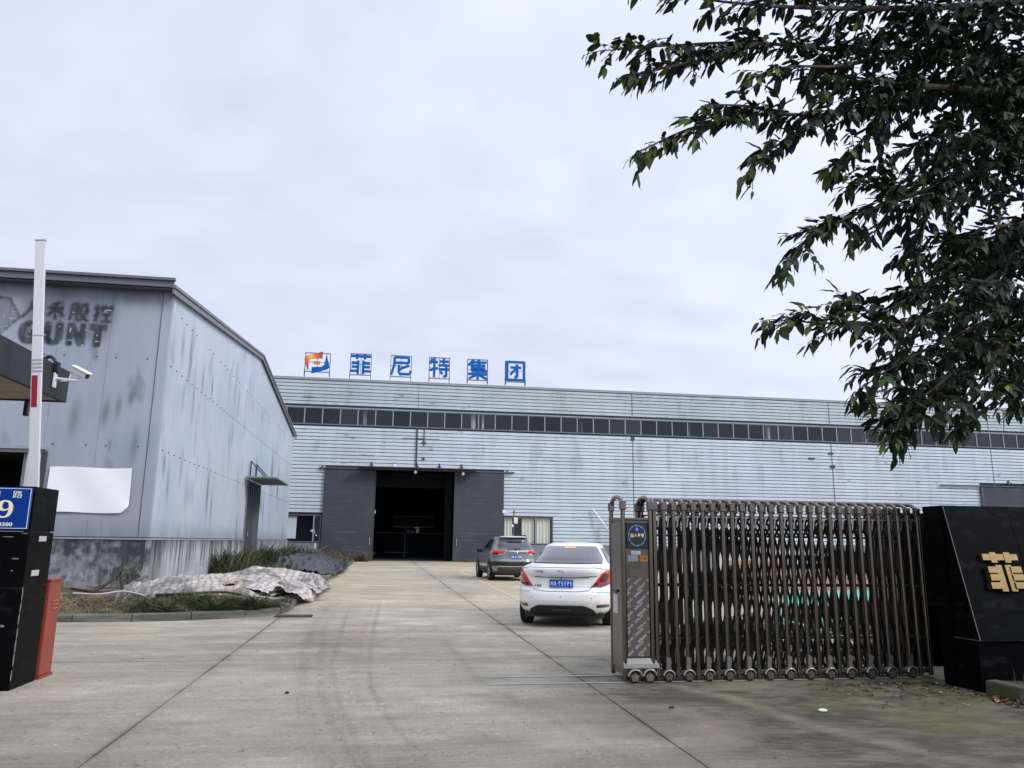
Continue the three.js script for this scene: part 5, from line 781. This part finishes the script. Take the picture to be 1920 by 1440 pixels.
{ // white saloon
  const t = thing('parked_car', 'white saloon car with red tail lamps parked beside the folded gate', 'car', [3.22, 0, -14.12], R(-21)); t.scale.set(1, 1.03, 1);
  const S = carShape({
    n: 3.4, m: 2.3, l: 0.95,
    rear: [[0.2, 0.3], [0.27, 0.13], [0.36, 0.05], [0.48, 0.0], [0.57, 0.01], [0.64, 0.05], [0.68, 0.10], [0.78, 0.12], [0.88, 0.105], [0.97, 0.06], [1.015, 0.06], [1.035, 0.12], [1.05, 0.24], [1.07, 0.44], [1.085, 0.56], [1.2, 0.86], [1.32, 1.2], [1.4, 1.48], [1.44, 1.72], [1.475, 2.1], [1.487, 2.5]],
    front: [[0.2, 4.35], [0.45, 4.6], [0.65, 4.55], [0.78, 4.35], [0.88, 3.9], [0.98, 3.45], [1.06, 3.3], [1.2, 3.05], [1.35, 2.8], [1.44, 2.65], [1.487, 2.6]],
    w: [[0.2, 0.80], [0.3, 0.87], [0.45, 0.892], [0.65, 0.895], [0.85, 0.89], [0.97, 0.865], [1.03, 0.83], [1.085, 0.765], [1.2, 0.70], [1.32, 0.635], [1.4, 0.585], [1.44, 0.54], [1.475, 0.42], [1.487, 0.15]],
  });
  const dirtMap = tex(64, 256, (u, v) => { const n = fbm(u * 30, v * 20, 4, 861); const k = 0.95 - 0.06 * n * sstep(0.5, 0.0, v); return [k, k * 0.995, k * 0.98]; });
  const paint = phys(WHITE, 0.18, { map: dirtMap });
  obj('body', S.body(0.2, 1.487, 90), paint, t);
  const wl = tab([[1.1, 0.66], [1.14, 0.67], [1.3, 0.575], [1.39, 0.50], [1.405, 0.46]]);
  obj('rear_window', S.patch((y) => -wl(y), wl, 1.1, 1.405, 0.006, 30, 20), glassDark, t);
  obj('window_seal', [S.line([[-0.67, 1.10], [-0.3, 1.095], [0.3, 1.095], [0.67, 1.10]], 0.014, 0.007)], plastic, t);
  for (const s of [-1, 1]) {
    const xin = tab([[0.70, 0.52], [0.78, 0.60], [0.88, 0.675], [0.96, 0.745], [0.995, 0.80]]), xo = tab([[0.70, 0.70], [0.73, 0.80], [0.78, 0.872], [0.86, 0.886], [0.95, 0.868], [0.995, 0.852]]);
    const lp = obj('tail_lamp', S.patch((y) => s * xin(y), (y) => s * xo(y), 0.70, 0.995, 0.010, 18, 18), lampRed, t);
    const di = tab([[0.78, 0.67], [0.86, 0.70], [0.93, 0.76]]), dn = tab([[0.78, 0.76], [0.86, 0.815], [0.93, 0.82]]); obj('lens', [S.patch((y) => s * di(y), (y) => s * dn(y), 0.78, 0.93, 0.014, 8, 8), S.patch((y) => s * (xin(y) + 0.01), (y) => s * (xo(y) - 0.01), 0.705, 0.765, 0.014, 10, 6)], lampDark, lp);
    obj('reflector', S.patch(s * 0.63, s * 0.83, 0.355, 0.405, 0.008, 10, 4), lampDark, t);
    obj('side_window', S.side(s, (y) => mix(1.35, 1.7, (y - 1.08) / 0.3), (y) => mix(3.0, 2.6, (y - 1.08) / 0.3), 1.09, 1.38, 0.005), glassDark, t);
    wheelOn(t, s * 0.775, 0.95, 0.315, galv); wheelOn(t, s * 0.775, 3.6, 0.315, galv);
    obj('wing_mirror', bb(s * 0.86, 0.98, -2.95, s * 1.03, 1.1, -2.82, 0.04), paint, t);
  }
  const dt = tab([[0.205, 0.62], [0.3, 0.59], [0.37, 0.47], [0.392, 0.4]]); obj('diffuser', S.patch((y) => -dt(y), dt, 0.205, 0.392, 0.008, 24, 10), plastic, t);
  obj('fog_reflector', S.patch(-0.16, 0.16, 0.30, 0.335, 0.013, 10, 3), lampDark, t);
  obj('boot_seam', [S.line([[-0.56, 0.72], [-0.5, 0.645], [-0.3, 0.625], [0.3, 0.625], [0.5, 0.645], [0.56, 0.72]], 0.007, 0.004), S.line([[-0.80, 1.0], [-0.62, 1.03], [0.62, 1.03], [0.80, 1.0]], 0.006, 0.004)], mat([0.06, 0.06, 0.06], 0.8), t);
  obj('bumper_crease', [S.line([[-0.86, 0.60], [-0.56, 0.62]], 0.006, 0.003), S.line([[0.86, 0.60], [0.56, 0.62]], 0.006, 0.003)], mat([0.25, 0.25, 0.25], 0.8), t);
  obj('chrome_strip', [S.line([[-0.62, 0.895], [-0.3, 0.885], [0, 0.88], [0.3, 0.885], [0.64, 0.895]], 0.022, 0.016)], chromeM, t);
  obj('strip_shadow', [S.line([[-0.5, 0.868], [0, 0.862], [0.5, 0.868]], 0.02, 0.006)], mat([0.1, 0.1, 0.1], 0.8), t);
  const pl = obj('number_plate', bb(-0.22, 0.69, -0.098, 0.22, 0.83, -0.086, 0.004), mat([0.02, 0.1, 0.5], 0.4), t); obj('plate_print', grid(1, 1, (u, v) => [mix(-0.218, 0.218, u), mix(0.692, 0.828, v), -0.0835]), phys(WHITE, 0.6, { map: plateTex('chuan', 'A75EP9'), specularIntensity: 0.2 }), pl);
  const em = new THREE.TorusGeometry(0.05, 0.008, 8, 28).scale(1.08, 0.68, 1).translate(0, 0.965, -0.045), e2 = bb(-0.03, 0.958, -0.05, 0.035, 0.972, -0.04, 0.005);
  obj('emblem', [em, e2, bb(0.0, 0.94, -0.05, 0.014, 0.965, -0.04, 0.004)], chromeM, t);
  const badge = []; ['guang', 'qi', 'chuan2', 'qi2'].forEach((g, i) => badge.push(...glyphSolid(g, 0.034, 0.006, 0.004).map((q) => q.translate(-0.5 + i * 0.044, 0.945, -0.075 + 0.008)))); obj('badge', badge, mat([0.12, 0.12, 0.13], 0.3, 0.8), t);
  const b2 = []; ['chuan2', 'ping', 'an'].forEach((g, i) => b2.push(...glyphSolid(g, 0.036, 0.007, 0.004).map((q) => q.translate(-0.5 + i * 0.045, 0.70, -0.126)))); obj('badge', b2, mat([0.12, 0.12, 0.13], 0.3, 0.8), t);
  for (const [x, y] of [[-0.55, 0.52], [0.0, 0.535], [0.55, 0.52]]) obj('parking_sensor', new THREE.SphereGeometry(0.012, 8, 6).translate(...S.on(x, y, 0.0)), mat([0.3, 0.3, 0.3], 0.5), t);
  const bl = obj('brake_light', S.patch(-0.11, 0.11, 1.365, 1.388, 0.01, 10, 2), new THREE.MeshStandardMaterial({ color: lin(0.5, 0.1, 0.05), emissive: lin(1, 0.36, 0.12), emissiveIntensity: 1.1, roughness: 0.4, side: THREE.DoubleSide }), t);
  obj('underbody', bb(-0.72, 0.16, -4.2, 0.72, 0.24, -0.35), plastic, t);
  obj('camera_knob', rod([0.0, 0.853, -0.08], [0, 0.845, -0.06], 0.012, 8), plastic, t);
}
{ // grey-green SUV
  const t = thing('parked_car', 'grey-green SUV with black lower bumper parked nearest the factory', 'car', [5.32, 0, -31.2], R(3)); t.scale.set(1, 1.055, 1);
  const S = carShape({
    n: 4.2, m: 2.5, l: 0.9,
    rear: [[0.28, 0.22], [0.4, 0.06], [0.55, 0.02], [0.66, 0.0], [0.76, 0.03], [0.82, 0.07], [1.0, 0.075], [1.1, 0.06], [1.16, 0.10], [1.2, 0.16], [1.35, 0.27], [1.52, 0.40], [1.58, 0.40], [1.62, 0.30], [1.655, 0.34], [1.67, 0.6], [1.69, 1.3]],
    front: [[0.28, 4.4], [0.5, 4.6], [0.9, 4.5], [1.05, 4.1], [1.12, 3.5], [1.3, 3.1], [1.5, 2.7], [1.62, 2.5], [1.69, 2.2]],
    w: [[0.28, 0.86], [0.4, 0.915], [0.6, 0.925], [0.9, 0.915], [1.05, 0.905], [1.14, 0.88], [1.3, 0.80], [1.5, 0.70], [1.6, 0.64], [1.65, 0.60], [1.69, 0.45]],
  });
  const paint = phys([0.19, 0.22, 0.215], 0.3, { metalness: 0.2, clearcoat: 1, clearcoatRoughness: 0.05 });
  obj('body', S.body(0.28, 1.69, 80), paint, t);
  obj('roof_sheen', S.patch(-0.56, 0.56, 1.625, 1.675, 0.006, 20, 8), phys([0.5, 0.53, 0.54], 0.3, { clearcoat: 1 }), t);  // pale sky reflection on the roof, put into the colour
  const wl = tab([[1.17, 0.70], [1.3, 0.68], [1.5, 0.60], [1.59, 0.55]]); obj('rear_window', S.patch((y) => -wl(y), wl, 1.17, 1.595, 0.006, 30, 18), glassDark, t);
  for (const s of [-1, 1]) {
    const xi = tab([[1.0, 0.62], [1.06, 0.50], [1.12, 0.44]]); const lp = obj('tail_lamp', S.patch((y) => s * xi(y), (y) => s * S.w(y) * 0.998, 1.0, 1.13, 0.01, 20, 8), lampRed, t);
    obj('lens', S.patch((y) => s * 0.72, (y) => s * 0.86, 0.985, 1.05, 0.014, 8, 4), lampDark, lp);
    obj('side_window', S.side(s, (y) => mix(0.75, 1.0, (y - 1.1) / 0.45), (y) => mix(3.15, 2.45, (y - 1.1) / 0.45), 1.11, 1.54, 0.005), glassDark, t);
    obj('door_pillar', [S.side(s, 1.62, 1.72, 1.11, 1.54, 0.008, 2), S.side(s, 2.5, 2.58, 1.11, 1.5, 0.008, 2)], plastic, t);
    obj('sill_cladding', S.side(s, 0.9, 3.9, 0.285, 0.5, 0.008), plastic, t);
    for (const f of [0.95, 3.65]) { obj('wheel_arch', grid(20, 2, (u, v) => { const a = Math.PI * u, r = mix(0.34, 0.44, v), y = 0.36 + Math.sin(a) * r; return [s * (S.xAt(f + Math.cos(a) * r, y) + 0.012), y, -(f + Math.cos(a) * r)]; }), plastic, t); obj('wheel_well', grid(20, 4, (u, v) => { const a = Math.PI * u, r = 0.345 * v, y = 0.36 + Math.sin(a) * r; return [s * (S.xAt(f + Math.cos(a) * r, y) + 0.006), y, -(f + Math.cos(a) * r)]; }), blackPaint, t); wheelOn(t, s * 0.845, f, 0.36, galv, 0.22); }
    obj('wing_mirror', bb(s * 0.90, 1.04, -3.0, s * 1.1, 1.2, -2.86, 0.05), plastic, t);
    obj('roof_rail', [rod([s * 0.56, 1.70, -0.75], [s * 0.56, 1.71, -2.3], 0.02), rod([s * 0.56, 1.66, -0.72], [s * 0.56, 1.70, -0.78], 0.02)], plastic, t);
    obj('door_seam', [S.side(s, 1.66, 1.672, 0.5, 1.1, 0.004, 1), S.side(s, 2.68, 2.692, 0.5, 1.1, 0.004, 1)], plastic, t);
    obj('door_handle', [bb(s * 0.91, 0.94, -1.9, s * 0.945, 0.97, -1.72, 0.01), bb(s * 0.91, 0.94, -2.85, s * 0.945, 0.97, -2.68, 0.01)], paint, t);
  }
  obj('lower_bumper', S.patch((y) => -S.w(y) * 0.996, (y) => S.w(y) * 0.996, 0.56, 0.72, 0.008, 40, 6), plastic, t);
  obj('skid_plate', S.patch(-0.72, 0.72, 0.30, 0.53, 0.012, 30, 6), mat([0.055, 0.052, 0.05], 0.5), t);
  obj('silver_trim', S.line([[-0.74, 0.545], [0.74, 0.545]], 0.03, 0.016), chromeM, t);
  obj('chrome_strip', S.line([[-0.70, 0.985], [-0.54, 0.985], [-0.40, 1.10], [0.40, 1.10], [0.54, 0.985], [0.70, 0.985]], 0.028, 0.014), chromeM, t);
  const pl = obj('number_plate', bb(-0.22, 0.825, -0.062, 0.22, 0.965, -0.05, 0.004), mat([0.02, 0.1, 0.5], 0.4), t); obj('plate_print', grid(1, 1, (u, v) => [mix(-0.218, 0.218, u), mix(0.827, 0.963, v), -0.0485]), phys(WHITE, 0.6, { map: plateTex('chuan', 'A613DM'), specularIntensity: 0.2 }), pl);
  obj('emblem', new THREE.TorusGeometry(0.05, 0.01, 6, 20).scale(1.2, 0.75, 1).translate(0, 1.045, -0.045), chromeM, t);
  obj('wiper', [bar([-0.35, 1.185, -0.11], [0.18, 1.2, -0.115], 0.03, 0.02), rod([0, 1.17, -0.12], [0, 1.18, -0.06], 0.03)], plastic, t);
  obj('roof_aerial', prism([[0, 0], [0.16, 0], [0.04, 0.08]], 0.03).rotateY(Math.PI / 2).translate(0, 1.685, -0.75), paint, t);
  obj('spoiler_shadow', S.patch(-0.56, 0.56, 1.585, 1.605, 0.012, 20, 2), plastic, t);
  obj('underbody', bb(-0.75, 0.2, -4.2, 0.75, 0.32, -0.35), plastic, t);
}

// ------------------------------------------------------------------ tree hanging in from the side
{
  const T = thing('broadleaf_tree', 'broadleaf tree with dark drooping leaves reaching over the gate', 'tree', [9.2, 0, -9.8]);
  const O = V(9.2, 0, -9.8), r = rng(2024), bark = mat([0.07, 0.055, 0.045], 0.95, 0, { bumpMap: metalBump, bumpScale: 0.02 });
  const loc = (p) => V(...p).sub(O);
  function limb(pts, r0, r1, seg = 6) { // tapered tube
    const c = new THREE.CatmullRomCurve3(pts), n = Math.max(6, Math.round(c.getLength() / 0.18)), fr = c.computeFrenetFrames(n); const g = grid(seg, n, (u, v) => { const k = Math.round(v * n), p = c.getPointAt(k / n), a = u * Math.PI * 2, q = mix(r0, r1, k / n); return p.clone().addScaledVector(fr.normals[k], Math.cos(a) * q).addScaledVector(fr.binormals[k], Math.sin(a) * q).toArray(); }); return [g, c];
  }
  const tr = [[9.2, 0, -9.8], [8.95, 2.4, -9.2], [8.55, 4.6, -8.5], [8.3, 6.6, -8.0], [8.15, 8.6, -7.6], [8.3, 10.6, -7.4]].map(loc);
  obj('trunk', limb(tr, 0.24, 0.09, 12)[0], bark, T);
  const BR = [
    [[8.27, 7.49, -7.60], [6.11, 6.90, -6.80], [4.45, 6.38, -6.30], [3.15, 6.10, -6.00], [2.29, 5.82, -5.80], [1.65, 5.62, -5.70]],
    [[7.53, 7.93, -7.00], [5.02, 6.87, -6.20], [3.33, 6.36, -5.80], [2.47, 6.18, -5.60], [2.02, 6.17, -5.50]],
    [[3.26, 6.10, -6.00], [2.68, 5.74, -5.80], [2.29, 5.58, -5.75], [1.91, 5.42, -5.70]],
    [[4.68, 6.32, -6.30], [4.00, 5.95, -6.00], [3.51, 5.83, -5.90], [3.13, 5.63, -5.80]],
    [[8.20, 7.03, -7.60], [6.39, 6.47, -6.80], [5.09, 6.11, -6.40], [3.97, 5.46, -6.00], [3.11, 5.24, -5.80], [2.46, 4.99, -5.70], [1.97, 4.68, -5.60]],
    [[3.97, 5.46, -6.00], [3.52, 5.13, -5.90], [3.14, 4.86, -5.80], [2.98, 4.67, -5.75]],
    [[3.42, 5.35, -5.90], [3.01, 5.31, -5.80], [2.67, 5.23, -5.70]],
    [[5.21, 6.15, -6.40], [4.59, 6.01, -6.20], [4.06, 5.83, -6.10], [3.85, 5.66, -6.00]],
    [[4.95, 5.94, -6.40], [4.54, 5.49, -6.20], [4.22, 5.17, -6.10], [4.04, 5.00, -6.00]],
    [[8.04, 6.00, -7.60], [6.67, 5.70, -7.00], [5.57, 5.19, -6.60], [4.65, 4.74, -6.30], [4.00, 4.43, -6.10], [3.61, 4.18, -6.00], [3.37, 3.88, -5.90]],
    [[5.57, 5.19, -6.60], [5.14, 4.63, -6.40], [4.94, 4.18, -6.30]],
    [[4.97, 4.89, -6.40], [4.49, 4.92, -6.20], [4.20, 4.82, -6.10]],
    [[7.87, 4.81, -7.60], [6.64, 4.51, -7.00], [5.54, 3.89, -6.60], [4.71, 3.55, -6.30], [3.87, 3.45, -6.10], [3.26, 3.42, -6.00]],
    [[4.71, 3.55, -6.30], [4.27, 3.63, -6.20], [3.89, 3.63, -6.10]],
    [[6.11, 4.22, -6.80], [5.31, 4.12, -6.50], [4.79, 3.80, -6.30]],
    [[7.73, 3.88, -7.60], [6.52, 3.60, -7.00], [5.52, 3.23, -6.60], [4.74, 2.80, -6.30], [4.32, 2.72, -6.20]],
    [[5.40, 3.17, -6.60], [4.75, 2.68, -6.30], [4.45, 2.5, -6.20]],
    [[6.06, 3.30, -6.80], [5.54, 2.9, -6.50], [5.29, 2.62, -6.40]],
    [[6.75, 3.38, -7.00], [6.30, 3.14, -6.80], [6.05, 2.94, -6.70]],
    [[6.21, 3.85, -6.90], [5.18, 3.41, -6.50], [4.56, 3.12, -6.30], [4.17, 2.89, -6.20]],
    [[7.60, 7.36, -7.00], [6.52, 7.21, -6.60], [5.53, 6.81, -6.40], [4.76, 6.62, -6.20]],
    [[7.83, 5.40, -7.40], [6.62, 4.96, -6.90], [5.81, 4.65, -6.60], [5.40, 4.35, -6.50]],
    [[7.78, 6.32, -7.20], [6.65, 5.92, -6.80], [5.73, 5.72, -6.50], [5.02, 5.42, -6.40]],
    [[8.98, 7.80, -8.20], [7.76, 7.56, -7.80], [6.30, 6.77, -7.40], [5.30, 6.40, -7.20]],
    [[8.09, 4.49, -7.80], [7.15, 4.11, -7.40], [6.45, 3.71, -7.20], [5.89, 3.63, -7.00]],
    [[7.45, 3.32, -7.40], [6.68, 3.1, -7.00], [6.42, 3.0, -6.90]],
    [[8.3, 6.9, -7.9], [7.3, 6.6, -7.6], [6.4, 6.1, -7.3], [5.8, 5.6, -7.1]], [[8.4, 5.6, -8.2], [7.5, 5.3, -7.8], [6.7, 4.8, -7.4]], [[8.5, 4.6, -8.3], [7.6, 4.5, -7.9], [6.9, 4.2, -7.5], [6.3, 4.4, -7.3]], [[8.3, 7.4, -7.6], [7.3, 7.0, -7.2], [6.6, 6.5, -7.0]],
  ];
  // boughs on the other sides of the trunk and above
  for (let i = 0; i < 22; i++) { const a = i * 2.4, h = 3.6 + (i % 11) * 0.62, s = 2.0 + 1.3 * r(); const dx = Math.cos(a) * s, dz = Math.sin(a) * s; if (dx < -0.8 && h < 8) continue; const k = Math.max(0, 1 - h / 10); BR.push([[8.3 + k * 0.6, h, -8 - k], [8.3 + dx * 0.5, h + 0.7, -8 + dz * 0.5], [8.3 + dx, h + 0.9 + r() * 0.4, -8 + dz]]); }
  const leaves = [], twigG = [];
  const down = V(0, -1, 0);
  function addLeaf(p, dir, size, young) {
    // leaf axis: along the shoot, then drooping; the blade is turned about it
    const ax = dir.clone().addScaledVector(down, 0.1 + 0.8 * r()).add(V(r() - 0.5, (r() - 0.5) * 0.6, r() - 0.5).multiplyScalar(0.75)).normalize();
    const up = V(r() - 0.5, 0.9, r() - 0.5).normalize(), x = new THREE.Vector3().crossVectors(ax, up).normalize(), z = new THREE.Vector3().crossVectors(x, ax).normalize();
    const m = new THREE.Matrix4().makeBasis(x, ax, z).scale(V(size * (0.85 + 0.4 * r()), size, size)); m.setPosition(p.clone().addScaledVector(ax, 0.012)); leaves.push([m, young, p.clone().add(O)]);
  }
  function shoot(p, dir, len, tipY) {
    const end = p.clone().addScaledVector(dir, len).addScaledVector(down, len * 0.18), mid = p.clone().lerp(end, 0.5).addScaledVector(V(0, 1, 0), len * 0.06), c = new THREE.QuadraticBezierCurve3(p, mid, end);
    twigG.push(new THREE.TubeGeometry(c, 4, 0.0035, 4)); const n = Math.max(4, Math.round(len / 0.034));
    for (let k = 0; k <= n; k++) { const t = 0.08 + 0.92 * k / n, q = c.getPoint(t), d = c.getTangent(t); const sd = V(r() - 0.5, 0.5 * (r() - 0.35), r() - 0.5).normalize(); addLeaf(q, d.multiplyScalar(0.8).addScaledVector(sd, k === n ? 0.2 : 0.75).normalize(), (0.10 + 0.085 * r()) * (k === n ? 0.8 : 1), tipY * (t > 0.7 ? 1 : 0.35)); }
  }
  BR.forEach((b, bi) => {
    const far = bi >= 30, pts = b.map(loc), main = !far && b.length > 4, [g, c] = limb(pts, main ? 0.05 : 0.025, 0.005, 6); obj('limb', g, bark, T);
    const L = c.getLength(), step = far ? 0.2 : 0.08; let side = 1;
    for (let s = far ? 0.5 : 0.12; s <= L; s += step * (0.7 + 0.6 * r())) {
      const t = Math.min(1, s / L), p = c.getPointAt(t), d = c.getTangentAt(t), wd = p.x + O.x; side = -side;
      const dens = sstep(3.0, 6.0, wd), rem = L - s, len = Math.min(0.16 + 0.36 * dens + 0.12 * r(), 0.16 + rem * 0.5) * (far ? 1.5 : 1);
      const o = V((r() - 0.5) * 0.7, (r() - 0.42) * 0.95, (r() - 0.5) * 2.0).normalize();
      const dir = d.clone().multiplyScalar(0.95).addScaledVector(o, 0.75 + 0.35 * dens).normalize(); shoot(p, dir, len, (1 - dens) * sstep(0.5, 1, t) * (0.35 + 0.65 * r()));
    }
    shoot(c.getPointAt(1), c.getTangentAt(1), 0.14, 0.8);
  });
  tag(obj('twigs', twigG, bark, T), null, null, null, 'stuff');
  const lg = grid(2, 7, (u, v) => { const wv = 0.2 * Math.pow(Math.sin(Math.PI * Math.pow(v, 0.8)), 0.85) * (1 - 0.15 * v), s = (u - 0.5) * 2; return [s * wv, v, 0.10 * Math.abs(s) * wv * 2.2 - 0.22 * v * v + 0.03 * Math.sin(v * 9) * s * s]; });
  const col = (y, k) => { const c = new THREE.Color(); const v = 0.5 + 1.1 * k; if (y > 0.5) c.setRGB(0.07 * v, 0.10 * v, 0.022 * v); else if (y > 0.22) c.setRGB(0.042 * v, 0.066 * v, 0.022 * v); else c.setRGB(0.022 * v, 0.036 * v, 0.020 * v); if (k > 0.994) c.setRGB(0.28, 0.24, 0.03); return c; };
  const lm = phys(WHITE, 0.5, { specularIntensity: 0.3 });
  leaves.sort((a, b) => b[2].z - a[2].z);
  const near = leaves.slice(0, 300), rest = leaves.slice(300);
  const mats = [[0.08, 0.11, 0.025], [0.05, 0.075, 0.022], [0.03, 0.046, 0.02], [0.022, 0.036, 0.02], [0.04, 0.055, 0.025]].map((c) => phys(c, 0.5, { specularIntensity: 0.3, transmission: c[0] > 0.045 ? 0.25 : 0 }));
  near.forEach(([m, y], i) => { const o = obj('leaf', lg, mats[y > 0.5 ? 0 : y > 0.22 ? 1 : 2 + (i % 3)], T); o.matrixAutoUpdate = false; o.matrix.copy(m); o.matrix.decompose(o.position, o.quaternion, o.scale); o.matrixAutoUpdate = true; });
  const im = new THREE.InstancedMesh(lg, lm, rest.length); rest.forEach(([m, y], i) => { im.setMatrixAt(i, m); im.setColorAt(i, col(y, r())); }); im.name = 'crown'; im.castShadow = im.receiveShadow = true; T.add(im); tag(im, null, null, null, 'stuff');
  console.log('leaves', leaves.length);
}

// ------------------------------------------------------------------ bits on the ground
{
  const r = rng(808), fl = grid(2, 4, (u, v) => [(u - 0.5) * 0.5 * Math.sin(Math.PI * (0.1 + 0.85 * v)), 0.18 * Math.sin(v * 3) + 0.1 * Math.abs(u - 0.5), v - 0.5]);
  const litter = (n, at, cols, sz, label, seed) => { const m = new THREE.InstancedMesh(fl, mat(WHITE, 0.8), n), o = new THREE.Object3D(), c = new THREE.Color(), q = rng(seed); for (let i = 0; i < n; i++) { const [x, z] = at(q); o.position.set(x, 0.006, z); o.rotation.set((q() - 0.5) * 0.5, q() * 6.3, (q() - 0.5) * 0.6); o.scale.setScalar(mix(sz[0], sz[1], q())); o.updateMatrix(); m.setMatrixAt(i, o.matrix); const k = cols[Math.floor(q() * cols.length)]; c.setRGB(...k); m.setColorAt(i, c); } m.name = numbered('fallen_leaves'); m.castShadow = m.receiveShadow = true; scene.add(m); tag(m, label, null, null, 'stuff'); };
  litter(420, (q) => { const e = q(); return [4.6 + 1.75 * Math.sqrt(e) + (q() - 0.5) * 0.3, -8.4 + 1.5 * q() * q()]; }, [[0.06, 0.045, 0.03], [0.1, 0.07, 0.04], [0.04, 0.035, 0.03], [0.16, 0.10, 0.05], [0.25, 0.2, 0.04]], [0.02, 0.075], 'scattered dead leaves and dirt at the foot of the sign wall', 5);
  litter(150, (q) => [-4 + 9 * q(), -16 + 12 * q()], [[0.05, 0.045, 0.04], [0.09, 0.07, 0.05]], [0.012, 0.035], 'tiny dark leaf bits scattered over the concrete drive', 6);
  litter(90, (q) => [6.12 + 0.2 * q(), -7.7 + 0.9 * q()], [[0.30, 0.09, 0.03], [0.22, 0.12, 0.05], [0.08, 0.05, 0.03], [0.45, 0.42, 0.38]], [0.03, 0.1], 'orange-brown leaves gathered against the mossy kerb', 7);
  const blob = (s, seed) => { const g = new THREE.IcosahedronGeometry(1, 2), p = g.attributes.position; for (let i = 0; i < p.count; i++) { const v = V(p.getX(i), p.getY(i), p.getZ(i)), k = 0.75 + 0.5 * fbm(v.x * 1.8 + seed, v.y * 1.8 + v.z * 1.3, 3, seed); p.setXYZ(i, v.x * k * s[0], v.y * k * s[1], v.z * k * s[2]); } g.computeVertexNormals(); return g; };
  const a = obj('paper_scrap', blob([0.045, 0.016, 0.03], 5), mat([0.72, 0.72, 0.70], 0.8)); a.position.set(4.09, 0.014, -7.05); tag(a, 'small white paper scrap on the dark concrete before the gate', 'litter');
  const b = obj('pebble', blob([0.022, 0.014, 0.02], 8), mat([0.025, 0.022, 0.02], 0.9)); b.position.set(-0.87, 0.01, -8.42); tag(b, 'single dark pebble in the middle of the concrete drive', 'pebble');
  const c = obj('pebble', blob([0.028, 0.012, 0.02], 9), mat([0.03, 0.028, 0.025], 0.9)); c.position.set(2.74, 0.01, -7.35); tag(c, 'dark leaf-like clod beside the joint before the gate head', 'clod');
}
renderer.render(scene, camera);
